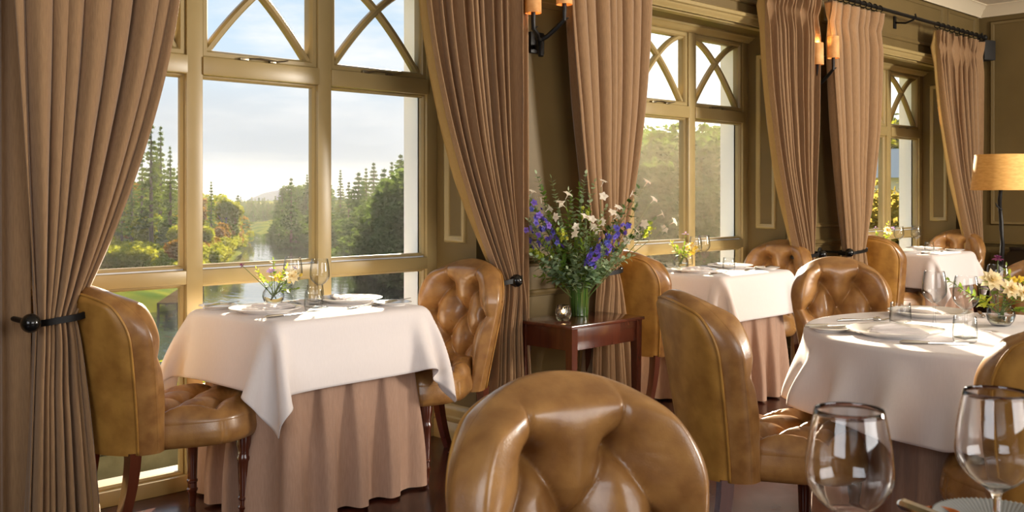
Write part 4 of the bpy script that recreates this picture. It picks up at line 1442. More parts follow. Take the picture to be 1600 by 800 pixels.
def chair_meshes():
    out = {}
    p = np.linspace(-1, 1, 155)
    u1 = np.sin(p * PI / 2)
    pv = np.linspace(-1, 1, 181)
    v1 = np.where(pv > 0, np.sin(np.clip(pv, 0, 1) * PI / 2), pv)
    U, V = np.meshgrid(u1, v1)
    Fr = back_front(U, V)
    for _ in range(11):                 # soften the pillows, keep the rim
        X_ = Fr[..., 0]
        A_ = X_.copy()
        A_[1:-1, 1:-1] = 0.5 * X_[1:-1, 1:-1] + 0.125 * (X_[:-2, 1:-1] + X_[2:, 1:-1] + X_[1:-1, :-2] + X_[1:-1, 2:])
        Fr[..., 0] = A_
    dcr = np.full(U.shape, 9.0)
    for a, b in B_CR:
        dcr = np.minimum(dcr, seg_dist(Fr[..., 1], Fr[..., 2], a, b))
    Fr[..., 0] -= 0.007 * np.exp(-(dcr / 0.0042) ** 2) * smoothstep(0.01, 0.05, edge_dist(U, V))
    mb = MB()
    mb.grid(Fr, flip=True)
    # the roll carries on round to the piping at the rear
    U2, V2 = np.meshgrid(np.sin(np.linspace(-1, 1, 61) * PI / 2), np.where((q := np.linspace(-1, 1, 61)) > 0, np.sin(np.clip(q, 0, 1) * PI / 2), q))
    Re = back_rear(U2, V2)
    mb.grid(Re)
    out['backrest'] = mb.mesh('backrest', M['leather'], angle=180)
    # rear panel
    uin, vtop = 0.90, 0.87
    U3, V3 = np.meshgrid(np.linspace(-uin, uin, 41), np.linspace(-0.995, vtop, 51))
    e3 = np.minimum((uin - np.abs(U3)) * BW, np.where(V3 > 0, (vtop - V3) * BHC, 1))
    lift = 0.003 + 0.007 * smoothstep(0, 0.02, e3)
    out['back_panel'] = MB().grid(back_rear(U3, V3, lift)).mesh('back_panel', M['leather_back'], angle=180)
    # piping round the rear panel
    path = [(-uin, v) for v in np.linspace(-0.99, vtop, 40)] + [(u, vtop) for u in np.linspace(-uin, uin, 30)[1:-1]] + [(uin, v) for v in np.linspace(vtop, -0.99, 40)]
    pp = back_rear(np.array([a for a, b in path]), np.array([b for a, b in path]), 0.005)
    # round the two top corners
    for _ in range(6):
        pp[1:-1] = 0.25 * pp[:-2] + 0.5 * pp[1:-1] + 0.25 * pp[2:]
    out['piping'] = MB().tube([tuple(a) for a in pp], 0.0048, 8).mesh('piping', M['leather_back'], angle=180)
    # buttons in the back
    out['button'] = MB().sphere((0, 0, 0), 0.0115, 9, sc=(0.6, 1, 1)).mesh('button', M['leather'], angle=180)
    B = np.array(B_BTN)
    # (u, v) of each button by search on the grid
    out['button_pos'] = []
    for (by, bz) in B_BTN:
        k = np.argmin((Fr[..., 1] - by) ** 2 + (Fr[..., 2] - bz) ** 2)
        q3 = Fr.reshape(-1, 3)[k]
        out['button_pos'].append((q3[0] - 0.005, by, bz))
    # seat
    X0, X1, W0, W1, ZB, ZR, ZC = -0.225, 0.325, 0.178, 0.25, 0.335, 0.418, 0.465
    def seat_xy(a, b):
        up = np.clip(b, 0, 1)
        k = 0.8
        w = W0 + (W1 - W0) * smoothstep(-1, 0.5, b)
        dn = np.clip(-b, 0, 1)
        y = a * w * np.sqrt(1 - k * up * up / 2) * np.sqrt(1 - 0.95 * dn * dn / 2)
        xm = (X0 + X1) / 2
        x = np.where(b >= 0, xm + (X1 - xm) * up * np.sqrt(1 - k * a * a / 2) / math.sqrt(1), xm + (xm - X0) * b * np.sqrt(1 - 0.95 * a * a / 2))
        return x, y
    S_BTN = [(0.165, -0.09), (0.165, 0.09), (0.06, 0.0), (0.06, 0.165), (0.06, -0.165), (-0.045, 0.09), (-0.045, -0.09)]
    S_CR = [((0.06, 0.165), (0.06, 0.3)), ((0.06, -0.165), (0.06, -0.3)), ((0.165, 0.09), (0.33, 0.13)), ((0.165, -0.09), (0.33, -0.13)), ((0.165, -0.09), (0.06, 0)), ((0.165, 0.09), (0.06, 0)), ((0.165, 0.09), (0.06, 0.165)), ((0.165, -0.09), (0.06, -0.165)), ((0.06, 0), (-0.045, 0.09)), ((0.06, 0), (-0.045, -0.09)),
            ((0.06, 0.165), (-0.045, 0.09)), ((0.06, -0.165), (-0.045, -0.09)),
            ((-0.045, 0.09), (-0.16, 0.0)), ((-0.045, -0.09), (-0.16, 0.0)), ((-0.045, 0.09), (-0.16, 0.17)), ((-0.045, -0.09), (-0.16, -0.17))]
    fwd = lambda q: (q[0] * 1.12 + 0.02, q[1])
    S_BTN = [fwd(q) for q in S_BTN]
    S_CR = [(fwd(a), fwd(b)) for a, b in S_CR]
    A, Bb = np.meshgrid(np.sin(np.linspace(-1, 1, 121) * PI / 2), np.sin(np.linspace(-1, 1, 121) * PI / 2))
    x, y = seat_xy(A, Bb)
    da = np.maximum((1 - np.abs(A)) * 0.24, 1e-6)
    db = np.where(Bb > 0, np.maximum((1 - Bb) * 0.27, 1e-6), 1.0)
    e = (da ** -4.0 + db ** -4.0) ** -0.25
    q = np.clip(e / 0.055, 0, 1)
    z = ZR + (ZC - ZR) * np.sqrt(np.maximum(0, 1 - (1 - q) ** 2)) * 0.75 + puff(x, y, S_CR, S_BTN, 4, hgt=0.034, dim=0.022) * smoothstep(0, 0.06, e)
    top = np.stack([x, y, z], -1)
    mb = MB().grid(top)
    ring = np.concatenate([top[0, :], top[1:, -1], top[-1, -2::-1], top[-2:0:-1, 0]])
    cen = np.array([0.02, 0, 0])
    rings = []
    dcr = np.full(len(ring), 9.0)
    for a, b in S_CR[:4]:
        dcr = np.minimum(dcr, seg_dist(ring[:, 0], ring[:, 1], a, b))
    for zz, off in ((ZR, 0.0), (0.392, 0.006), (0.372, 0.009), (0.352, 0.006), (ZB, -0.004), (ZB - 0.004, -0.02)):
        r_ = ring.copy()
        dirv = ring[:, :2] - cen[:2]
        dirv /= np.linalg.norm(dirv, axis=1)[:, None]
        r_[:, :2] += dirv * (off - 0.004 * np.exp(-(dcr / 0.006) ** 2) * (zz < ZR))[:, None]
        r_[:, 2] = zz if zz < ZR else ring[:, 2]
        rings.append(r_)
    Rg = np.array(rings)
    n = Rg.shape[1]
    mb.grid(Rg, closed_u=True, flip=True)
    mb.add([tuple(v_) for v_ in Rg[-1]], [tuple(range(n))])
    out['seat'] = mb.mesh('seat', M['leather'], angle=180)
    out['seat_pos'] = []
    for (bx, by) in S_BTN:
        k = np.argmin((x - bx) ** 2 + (y - by) ** 2)
        out['seat_pos'].append((bx, by, z.reshape(-1)[k] + 0.003))
    # turned front leg, sabre rear leg (built standing at their own tops)
    prof = [(0.0, 0.0), (0.012, 0.0), (0.0135, 0.004), (0.0145, 0.02), (0.017, 0.055), (0.021, 0.06), (0.0215, 0.066), (0.0175, 0.071), (0.0178, 0.09), (0.0215, 0.095), (0.0215, 0.101), (0.0178, 0.106), (0.0205, 0.18),
            (0.0225, 0.235), (0.026, 0.243), (0.0262, 0.251), (0.022, 0.258), (0.0215, 0.275), (0.027, 0.295), (0.0285, 0.32), (0.0285, 0.345)]
    out['front'] = MB().lathe(prof, 20, cap1=True).mesh('leg', M['mahogany'], angle=35)
    pts, rad = [], []
    for k in range(15):
        t = k / 14
        pts.append((-0.085 * (1 - t) ** 1.8, 0, 0.345 * t))
        rad.append(0.0215 + 0.0085 * t)
    out['rear'] = MB().tube(pts, rad, 4, square=True).mesh('leg', M['mahogany'], angle=60)
    return out
CH = chair_meshes()
def chair(label, x, y, hdeg, group=None):
    t = thing('dining_chair', label, 'chair', (x, y, 0), R(hdeg), group)
    seat = link('seat', CH['seat'], t)
    back = link('backrest', CH['backrest'], t)
    pan = link('back_panel', CH['back_panel'], t)
    link('piping', CH['piping'], pan)
    for p in CH['button_pos']:
        link('button', CH['button'], back).location = p
    for p in CH['seat_pos']:
        b = link('button', CH['button'], seat)
        b.location = p
        b.rotation_euler = (0, R(90), 0)
    for s in (-1, 1):
        link('leg', CH['front'], t).location = (0.222, 0.172 * s, 0)
        link('leg', CH['rear'], t).location = (-0.205, 0.14 * s, 0)
    return t
chair('tan leather button back chair left of the nearest window table, seen from behind', 1.632, 3.53, 6)
chair('tan leather button back chair right of the nearest window table, facing left', 2.885, 3.52, 189)
chair('tan leather chair behind the side table, left of the middle window table', 4.60, 3.54, -2)
chair('tan leather chair right of the middle window table, before the holdback', 5.75, 3.56, 187)
chair('tan leather chair left of the far window table, seen from behind', 7.52, 3.56, 0)
chair('tan leather chair right of the far window table, next to the tall lamp', 8.62, 3.53, 187)
chair('tan leather chair left of the round table, seen from the side with a sunlit seat', 2.89, 1.78, -33)
chair('tan leather button back chair on the far side of the round table, facing it', 4.37, 2.23, -136)
chair('tan leather chair at the right edge, seen from behind at the round table', 2.975, 0.95, 36)
chair('tan leather chair at the right edge beyond the small flower vase', 5.0, 1.63, 192)
chair('large foremost tan leather chair back at the bottom centre', 1.166, 0.908, -108)
# ------------------------------------------------------------------ tables: undercloths and draped white cloths
TZ = 0.762
def drape(P0, inside_sd, inside_grad, steps=260, iters=16, seed=0, zt=TZ, h=None, lift=0.004, floor_z=0.02, push=0.16, noise=0.0015, discs=(), ripple=0.0):
    """Position based cloth: P0 (ny, nx, 3) starts flat; the part over the table stays, the rest falls and folds."""
    rng = np.random.default_rng(seed)
    P = P0.copy()
    rest = P0.copy()
    sd0 = inside_sd(P[..., 0], P[..., 1])
    free = (sd0 > -0.012).astype(float)[..., None]
    P[..., 2] = zt + lift
    out = np.clip(sd0, 0, None)
    P[..., 2] -= 0.25 * out
    P[..., :2] -= 0.06 * out[..., None] * np.stack(inside_grad(P[..., 0], P[..., 1]), -1)
    P[..., 2] += ripple * np.clip(out / 0.2, 0, 1) * np.cos(11 * np.arctan2(P[..., 1], P[..., 0]) + 1.5 * np.sin(3 * np.arctan2(P[..., 1], P[..., 0])))
    P += free * rng.normal(0, noise, P.shape)
    V = np.zeros_like(P)
    dt = 1 / 60
    cons = []
    def pair(sa, sb, k):
        L0 = np.linalg.norm(rest[sa] - rest[sb], axis=-1, keepdims=True)
        wa, wb = free[sa], free[sb]
        ws = np.maximum(wa + wb, 1e-9)
        cons.append((sa, sb, L0, k * wa / ws, k * wb / ws))
    al = slice(None)
    for o in (0, 1):
        ny, nx = P.shape[:2]
        na = (nx - o) // 2
        pair((al, slice(o, o + 2 * na, 2)), (al, slice(o + 1, o + 1 + 2 * na, 2)), 1.0)
        nb = (ny - o) // 2
        pair((slice(o, o + 2 * nb, 2), al), (slice(o + 1, o + 1 + 2 * nb, 2), al), 1.0)
    for o in (0, 1):
        nb = (P.shape[0] - o) // 2
        a, b = slice(o, o + 2 * nb, 2), slice(o + 1, o + 1 + 2 * nb, 2)
        pair((a, slice(0, -1)), (b, slice(1, None)), 0.35)
        pair((a, slice(1, None)), (b, slice(0, -1)), 0.35)
    for st in (3,):
        for o in range(0, 2 * st, st):
            ids = [i for i in range(P.shape[1] - st) if (i // st) % 2 == (o // st) % 2]
            ja = np.array(ids)
            pair((al, ja), (al, ja + st), 0.12)
            ids = [i for i in range(P.shape[0] - st) if (i // st) % 2 == (o // st) % 2]
            jb = np.array(ids)
            pair((jb, al), (jb + st, al), 0.12)
    for step in range(steps):
        V[..., 2] -= 9.8 * dt * free[..., 0]
        V *= 0.965 if step < steps * 0.7 else 0.90
        Q = P + V * dt * free
        for it in range(iters):
            for sa, sb, L0, ka, kb in cons:
                A_, B_ = Q[sa], Q[sb]
                d = B_ - A_
                L = np.sqrt((d * d).sum(-1, keepdims=True)) + 1e-9
                c = d * ((L - L0) / L)
                Q[sa] = A_ + c * ka
                Q[sb] = B_ - c * kb
            sd = inside_sd(Q[..., 0], Q[..., 1])
            gap = lift + np.clip((zt - Q[..., 2]) * push, 0, 0.04)
            below = (Q[..., 2] < zt + lift) & (sd < gap)
            if below.any():
                gx, gy = inside_grad(Q[..., 0], Q[..., 1])
                up = zt + lift - Q[..., 2]
                outd = gap - sd
                useup = below & (up < outd)
                useout = below & ~useup
                Q[..., 2] = np.where(useup, zt + lift, Q[..., 2])
                Q[..., 0] += np.where(useout, gx * outd, 0)
                Q[..., 1] += np.where(useout, gy * outd, 0)
            for cx, cy, cr, cz in discs:            # seats of chairs pushed under the table
                ddx, ddy = Q[..., 0] - cx, Q[..., 1] - cy
                dd = np.hypot(ddx, ddy) + 1e-9
                hit = (dd < cr) & (Q[..., 2] < cz)
                k_ = np.where(hit, (cr - dd) / dd, 0)
                Q[..., 0] += ddx * k_
                Q[..., 1] += ddy * k_
            Q[..., 2] = np.maximum(Q[..., 2], floor_z)
        V = (Q - P) / dt * free
        P = Q
    return P

def rbox(hx, hy, r):
    def sd(x, y):
        qx, qy = np.abs(x) - hx + r, np.abs(y) - hy + r
        return np.hypot(np.maximum(qx, 0), np.maximum(qy, 0)) + np.minimum(np.maximum(qx, qy), 0) - r
    def grad(x, y, e=1e-4):
        gx, gy = (sd(x + e, y) - sd(x - e, y)), (sd(x, y + e) - sd(x, y - e))
        n = np.hypot(gx, gy) + 1e-12
        return gx / n, gy / n
    return sd, grad
def disc(r):
    return (lambda x, y: np.hypot(x, y) - r), (lambda x, y: (x / (np.hypot(x, y) + 1e-9), y / (np.hypot(x, y) + 1e-9)))

TW, TD = 0.765, 0.625
def cloth_object(name, P, label, loc, rz, group=None, mesh=None, mask=None):
    if mesh is None:
        ny, nx = P.shape[:2]
        mb = MB()
        if mask is None:
            mb.grid(P)
        else:
            idx = -np.ones(mask.shape, int)
            idx[mask] = np.arange(mask.sum())
            mb.add([tuple(p) for p in P[mask]], [(idx[j, i], idx[j, i + 1], idx[j + 1, i + 1], idx[j + 1, i]) for j in range(ny - 1) for i in range(nx - 1)
                                                 if mask[j, i] and mask[j + 1, i] and mask[j, i + 1] and mask[j + 1, i + 1]])
        mesh = mb.mesh(name, M['linen'], angle=180)
    o = link(name, mesh)
    o.location, o.rotation_euler = loc, (0, 0, rz)
    if P is not None:
        md = o.modifiers.new('smooth', 'SUBSURF')
        md.levels = md.render_levels = 1
    md2 = o.modifiers.new('thickness', 'SOLIDIFY')
    md2.thickness = 0.0022
    md2.offset = 1 if False else 0
    tag(o, label, 'tablecloth', group)
    return o, mesh

def skirt_mesh(name, outline, folds, amp, seed, dent=None, zt=TZ):
    """Floor-length undercloth: flat top, sides falling in folds that deepen to the floor. outline(t) -> x, y, nx, ny."""
    rng = np.random.default_rng(seed)
    n = 420
    t = np.arange(n) / n
    x, y, nx_, ny_ = outline(t)
    ph = np.zeros(n)
    for k in (1, 2, 3, 5):
        ph += 0.55 / k * np.sin(2 * PI * (k * t + rng.random()))
    wave = np.cos(2 * PI * folds * t + ph)
    wave = np.tanh(1.9 * (wave + 0.25 * np.cos(2 * PI * folds * 2 * t + 2.3 * ph + 1)))
    am = 0.6 + 0.55 * np.interp(t * folds * 1.0, np.arange(folds + 1), np.concatenate([(q := rng.random(folds)), q[:1]]))
    rows = []
    for z in [zt, zt - 0.006] + list(np.linspace(zt - 0.03, 0.012, 26)):
        d = (zt - z) / zt
        off = -0.008 + amp * (0.15 + 0.85 * smoothstep(0.12, 0.9, np.array(d))) * am * (wave * 0.5 + 0.28) * (d > 0.005) + 0.018 * d
        if dent is not None:
            off = off - dent(t, z)
        rows.append(np.stack([x + nx_ * off, y + ny_ * off, np.full(n, z)], -1))
    mb = MB().grid(np.array(rows), closed_u=True, flip=True)
    mb.add([tuple(p) for p in rows[0]], [tuple(range(n))])
    return mb.mesh(name, M['skirt'], angle=60)
def rect_outline(hx, hy, r):
    L1, L2, La = 2 * (hx - r), 2 * (hy - r), PI * r / 2
    tot = 2 * L1 + 2 * L2 + 4 * La
    def f(t):
        s = t * tot
        X, Y, NX, NY = (np.zeros_like(t) for _ in range(4))
        segs = [(L1, 'l', (-hx + r, -hy), (1, 0), (0, -1)), (La, 'a', (hx - r, -hy + r), -PI / 2, None), (L2, 'l', (hx, -hy + r), (0, 1), (1, 0)), (La, 'a', (hx - r, hy - r), 0, None),
                (L1, 'l', (hx - r, hy), (-1, 0), (0, 1)), (La, 'a', (-hx + r, hy - r), PI / 2, None), (L2, 'l', (-hx, hy - r), (0, -1), (-1, 0)), (La, 'a', (-hx + r, -hy + r), PI, None)]
        a0 = 0
        for ln, kd, p, q, nn in segs:
            m_ = (s >= a0 - 1e-9) & (s < a0 + ln + 1e-9)
            w = s - a0
            if kd == 'l':
                X = np.where(m_, p[0] + q[0] * w, X)
                Y = np.where(m_, p[1] + q[1] * w, Y)
                NX, NY = np.where(m_, nn[0], NX), np.where(m_, nn[1], NY)
            else:
                a = q + w / r
                X = np.where(m_, p[0] + r * np.cos(a), X)
                Y = np.where(m_, p[1] + r * np.sin(a), Y)
                NX, NY = np.where(m_, np.cos(a), NX), np.where(m_, np.sin(a), NY)
            a0 += ln
        return X, Y, NX, NY
    return f

hx, hy = TW / 2, TD / 2
gx = np.linspace(-(hx + 0.248), hx + 0.248, 62)
gy = np.linspace(-(hy + 0.248), hy + 0.248, 56)
GX, GY = np.meshgrid(gx, gy)
sq_sd, sq_gr = rbox(hx, hy, 0.012)
SQ = drape(np.stack([GX, GY, np.full(GX.shape, TZ)], -1), sq_sd, sq_gr, seed=4)
sk_square = skirt_mesh('undercloth', rect_outline(hx - 0.05, hy - 0.035, 0.06), 15, 0.085, 3)

TAB = [(1.893, 3.207, 2.5), (4.765, 3.217, 0.0), (7.62, 3.235, -1.0)]
WHICH = ('nearest', 'middle', 'far')
def table_point(i, lx, ly, z=TZ + 0.006):
    """A point on table i from its near left corner."""
    x0, y0, a = TAB[i]
    ca, sa = math.cos(R(a)), math.sin(R(a))
    return Vector((x0 + lx * ca - ly * sa, y0 + lx * sa + ly * ca, z))
me = None
for i in range(3):
    c = table_point(i, hx, hy, 0)
    rz = R(TAB[i][2]) + (PI if i == 2 else 0)
    o, me = cloth_object('tablecloth', SQ, 'white linen tablecloth on the square table at the %s window' % WHICH[i], c, rz, None, me)
    u = link('undercloth', sk_square)
    u.location, u.rotation_euler = c, (0, 0, rz)
    tag(u, 'floor length mauve undercloth beneath the white cloth at the %s window' % WHICH[i], 'undercloth')

# round table
RC, RR = Vector((3.52, 1.32, 0)), 0.59
def round_cloth():
    """A round cloth: flat to the rim, then hanging in soft uneven flutes."""
    rng = np.random.default_rng(12)
    nphi, hang = 420, 0.262
    ph = np.linspace(0, 2 * PI, nphi, endpoint=False)
    w = ph + 0.16 * np.sin(2 * ph + 1.0) + 0.10 * np.sin(3 * ph + 2.2) + 0.05 * np.sin(5 * ph)
    nfl = 16
    am = np.interp(w / (2 * PI) * nfl % nfl, np.arange(nfl + 1), np.concatenate([(q := 0.55 + 0.6 * rng.random(nfl)), q[:1]]))
    flute = (0.5 + 0.5 * np.cos(nfl * w)) ** 1.6 * am
    rows = []
    for r_ in np.linspace(0.02, RR - 0.012, 22):
        rows.append(np.stack([r_ * np.cos(ph), r_ * np.sin(ph), np.full(nphi, TZ + 0.004)], -1))
    for k in range(1, 5):
        a = PI / 2 * k / 4
        rr_ = RR - 0.012 + 0.016 * math.sin(a)
        rows.append(np.stack([rr_ * np.cos(ph), rr_ * np.sin(ph), np.full(nphi, TZ + 0.004 - 0.016 * (1 - math.cos(a)))], -1))
    for t in np.linspace(0.04, 1, 26):
        fl = flute * smoothstep(0.0, 0.95, np.array(t)) * 0.095
        rad = RR + 0.004 + 0.012 * t + fl + 0.004 * np.sin(31 * ph + 5 * t) * t
        z = TZ - 0.012 - hang * t + 0.03 * t * t * flute + 0.012 * t * np.sin(3 * ph)
        x, y = rad * np.cos(ph), rad * np.sin(ph)
        rows.append(np.stack([x, y, z], -1))
    mb = MB().grid(np.array(rows), closed_u=True, flip=True)
    mb.add([tuple(p) for p in rows[0]] + [(0, 0, TZ + 0.004)], [(i, (i + 1) % nphi, nphi) for i in range(nphi)])
    return mb.mesh('round_tablecloth', M['linen'], angle=180)
cloth_object('tablecloth', None, 'white linen tablecloth on the round table at the right, sunlit at its rim', RC, 0.0, None, round_cloth())
def circ(r):
    return lambda t: (r * np.cos(2 * PI * t), r * np.sin(2 * PI * t), np.cos(2 * PI * t), np.sin(2 * PI * t))
def dent(t, z):
    d = np.zeros_like(t)
    for hd, depth in ((math.atan2(0.95 - RC.y, 2.975 - RC.x), 0.22), (math.atan2(1.78 - RC.y, 2.89 - RC.x), 0.18)):
        a = (2 * PI * t - hd + PI) % (2 * PI) - PI
        d += depth * np.exp(-(a / 0.55) ** 4) * smoothstep(TZ - 0.05, 0.42, np.array(z))
    return d
u = link('undercloth', skirt_mesh('round_undercloth', circ(RR - 0.03), 18, 0.055, 8, dent))
u.location = RC
tag(u, 'floor length mauve undercloth beneath the round white cloth at the right', 'undercloth')

# ------------------------------------------------------------------ mahogany side table
st = thing('side_table', 'small mahogany side table under the flower vase', 'table', (3.405, 3.125, 0), R(1.5))
mb = MB().box(0, 0.56, 0, 0.36, 0.603, 0.62, bev=0.004)
mb.build('table_top', M['mahogany_top'], st)
MB().box(0.02, 0.54, 0.018, 0.342, 0.50, 0.603, bev=0.002).build('apron', M['mahogany'], st)
for lx in (0.033, 0.527):
    for ly in (0.03, 0.33):
        mb = MB()
        v = []
        for z, r_ in ((0.0, 0.013), (0.50, 0.02), (0.603, 0.0205)):
            v += [(lx - r_, ly - r_, z), (lx + r_, ly - r_, z), (lx + r_, ly + r_, z), (lx - r_, ly + r_, z)]
        mb.add(v, [(0, 3, 2, 1), (8, 9, 10, 11)] + [(4 * a + b, 4 * a + (b + 1) % 4, 4 * a + 4 + (b + 1) % 4, 4 * a + 4 + b) for a in (0, 1) for b in range(4)])
        mb.build('leg', M['mahogany'], st, smooth=False)
# ------------------------------------------------------------------ tableware
def glass_mesh(name, outer, wall=0.0014, base_in=None, n=40, m='thin_glass'):
    """A blown glass from its outer profile (r, z) from the foot up; the inside follows at the wall's thickness."""
    prof = list(outer)
    inner = []
    for r, z in reversed(outer):
        if z < base_in[1] or r <= wall * 1.5:
            break
        inner.append((r - wall, z))
    inner.append((0.0005, base_in[1]))
    prof.append((outer[-1][0] - wall * 0.5, outer[-1][1] + wall * 0.5))
    return MB().lathe([(0.0005, outer[0][1])] + prof + inner, n).mesh(name, M[m], angle=60)
def wine_profile(h, bowl, rim, foot, stem_h):
    P = [(foot, 0.0), (foot, 0.002), (foot * 0.8, 0.004), (foot * 0.35, 0.008), (0.0065, 0.014), (0.0042, 0.03), (0.0038, stem_h * 0.6), (0.0045, stem_h * 0.9), (0.008, stem_h)]
    for k in range(1, 21):
        t = k / 20
        if t < 0.42:
            r = bowl * math.sin(PI / 2 * (t / 0.42) ** 0.75)
        else:
            q = (t - 0.42) / 0.58
            r = bowl - (bowl - rim) * q ** 1.7
        P.append((max(r, 0.009), stem_h + (h - stem_h) * t))
    return P
WG = glass_mesh('wine_glass', wine_profile(0.200, 0.041, 0.033, 0.036, 0.088), base_in=(0, 0.091))
WGL = glass_mesh('large_wine_glass', wine_profile(0.226, 0.052, 0.041, 0.042, 0.092), wall=0.0012, base_in=(0, 0.095), n=64, m='glass')
TU = glass_mesh('tumbler', [(0.028, 0.0), (0.034, 0.004), (0.0375, 0.018), (0.038, 0.03), (0.036, 0.055), (0.0335, 0.082)], wall=0.002, base_in=(0, 0.008))
def plate_mesh(name, r, depth=0.018, m='porcelain', ripple=None, n=56):
    P = [(0.001, 0.004), (r * 0.55, 0.004), (r * 0.6, 0.0035), (r * 0.62, 0.0), (r * 0.66, 0.0), (r * 0.68, 0.004), (r, depth - 0.002), (r + 0.001, depth), (r - 0.002, depth + 0.0012), (r * 0.9, depth - 0.001), (r * 0.72, 0.0085), (r * 0.68, 0.0075), (0.001, 0.0075)]
    return MB().lathe(P, n, ripple=ripple).mesh(name, M[m], angle=50)
PL, SPL = plate_mesh('dinner_plate', 0.142, 0.020), plate_mesh('side_plate', 0.078, 0.014)
PLB = plate_mesh('wide_plate', 0.152, 0.022)
def knife_mesh():
    mb = MB()
    mb.tube([(0, 0, 0.005), (0.01, 0, 0.0055), (0.05, 0, 0.005), (0.09, 0, 0.0045)], [0.003, 0.0062, 0.0055, 0.004], 8)
    v, k = [], 14
    for i in range(k):
        t = i / (k - 1)
        w = 0.0095 * (1 - 0.15 * t) * math.sqrt(max(0.02, 1 - max(0, t - 0.75) ** 2 / 0.0625))
        x = 0.085 + 0.125 * t
        v += [(x, -w * 0.45, 0.0035), (x, w, 0.0035), (x, w * 0.9, 0.005), (x, -w * 0.4, 0.0056)]
    mb.add(v, [(4 * i + b, 4 * i + (b + 1) % 4, 4 * i + 4 + (b + 1) % 4, 4 * i + 4 + b) for i in range(k - 1) for b in range(4)])
    return mb.mesh('table_knife', M['silver'], angle=40)
def fork_mesh():
    mb = MB().tube([(0, 0, 0.003), (0.02, 0, 0.004), (0.09, 0, 0.005), (0.135, 0, 0.008)], [0.004, 0.0062, 0.0032, 0.003], 8)
    mb.tube([(0.135, 0, 0.008), (0.148, 0, 0.006), (0.16, 0, 0.004)], [0.004, 0.010, 0.011], 8)
    for s in (-1.5, -0.5, 0.5, 1.5):
        mb.tube([(0.155, s * 0.0055, 0.004), (0.175, s * 0.0058, 0.003), (0.198, s * 0.005, 0.009)], [0.0022, 0.0019, 0.001], 6)
    return mb.mesh('table_fork', M['silver'], angle=60)
KN, FK = knife_mesh(), fork_mesh()
def napkin_mesh():
    """A linen napkin folded in a long triangle, with rounded folds."""
    rng = np.random.default_rng(2)
    mb = MB()
    for k, (s, dz) in enumerate(((1.0, 0.0), (0.92, 0.006), (0.8, 0.012))):
        n_ = 22
        a, b = np.meshgrid(np.linspace(-1, 1, n_), np.linspace(0, 1, n_))
        w = 0.10 * s * (1 - 0.78 * b)
        x = a * w + 0.01 * k
        y = -0.085 * s + 0.18 * s * b + 0.006 * np.sin(5 * a + k)
        e = np.minimum(np.minimum(1 - np.abs(a), b), 1 - b)
        z = 0.009 + dz + 0.006 * np.sqrt(np.clip(e / 0.15, 0, 1)) + 0.0035 * np.sin(7 * a + 2 * b + k) * np.clip(e / 0.2, 0, 1)
        mb.grid(np.stack([x, y, z], -1))
        mb.grid(np.stack([x, y, np.full_like(z, 0.0085 + dz * 0.9)], -1), flip=True)
    return mb.mesh('napkin', M['linen'], angle=180)
NP = napkin_mesh()

def put(mesh, name, label, cat, p, rz=0.0, group=None, dz=0.0, tilt=0.0):
    o = link(name, mesh)
    o.location = (p.x, p.y, p.z + dz)
    o.rotation_euler = (0, tilt, rz)
    return tag(o, label, cat, group)

CL = 0.0045         # cloth top above TZ
for i in range(3):
    w = WHICH[i]
    T = lambda a, b: table_point(i, a, b, TZ + CL + 0.0012)
    rz = R(TAB[i][2])
    put(PL, 'dinner_plate', 'cream dinner plate on the left of the %s window table' % w, 'plate', T(0.16, 0.30))
    put(PL, 'dinner_plate', 'cream dinner plate on the right of the %s window table' % w, 'plate', T(0.615, 0.36))
    put(NP, 'napkin', 'folded white napkin on the left plate of the %s window table' % w, 'napkin', T(0.16, 0.30), rz + 0.4)
    put(NP, 'napkin', 'folded white napkin on the right plate of the %s window table' % w, 'napkin', T(0.615, 0.36), rz + 2.3)
    if i < 2:
        put(SPL, 'side_plate', 'small side plate at the left rear of the %s window table' % w, 'plate', T(0.10, 0.555))
        put(KN, 'butter_knife', 'silver knife lying on the left side plate of the %s window table' % w, 'knife', T(0.02, 0.53), rz + 0.3, None, 0.0125)
    put(SPL, 'side_plate', 'small side plate at the right front of the %s window table' % w, 'plate', T(0.665, 0.125))
    put(KN, 'butter_knife', 'silver knife lying on the right side plate of the %s window table' % w, 'knife', T(0.60, 0.10), rz + 0.32, None, 0.0125)
    put(KN, 'table_knife', 'silver knife in front of the left plate of the %s window table' % w, 'knife', T(0.045, 0.125), rz + 0.08)
    put(FK, 'table_fork', 'silver fork in front of the right plate of the %s window table' % w, 'fork', T(0.44, 0.145), rz + 0.1)
    put(WG, 'wine_glass', 'wine glass nearer the flowers on the %s window table' % w, 'wine glass', T(0.405, 0.475))
    put(WG, 'wine_glass', 'wine glass farther right of the flowers on the %s window table' % w, 'wine glass', T(0.40, 0.275) if i == 0 else T(0.60, 0.42 + 0.13 * (i == 1)))
    put(TU, 'tumbler', 'water tumbler at the front of the %s window table' % w, 'tumbler', T(0.31, 0.19) if i == 0 else T(0.36, 0.20))
    if i < 2:
        put(TU, 'tumbler', 'water tumbler behind, by the flowers of the %s window table' % w, 'tumbler', T(0.455, 0.385) if i == 0 else T(0.46, 0.58))

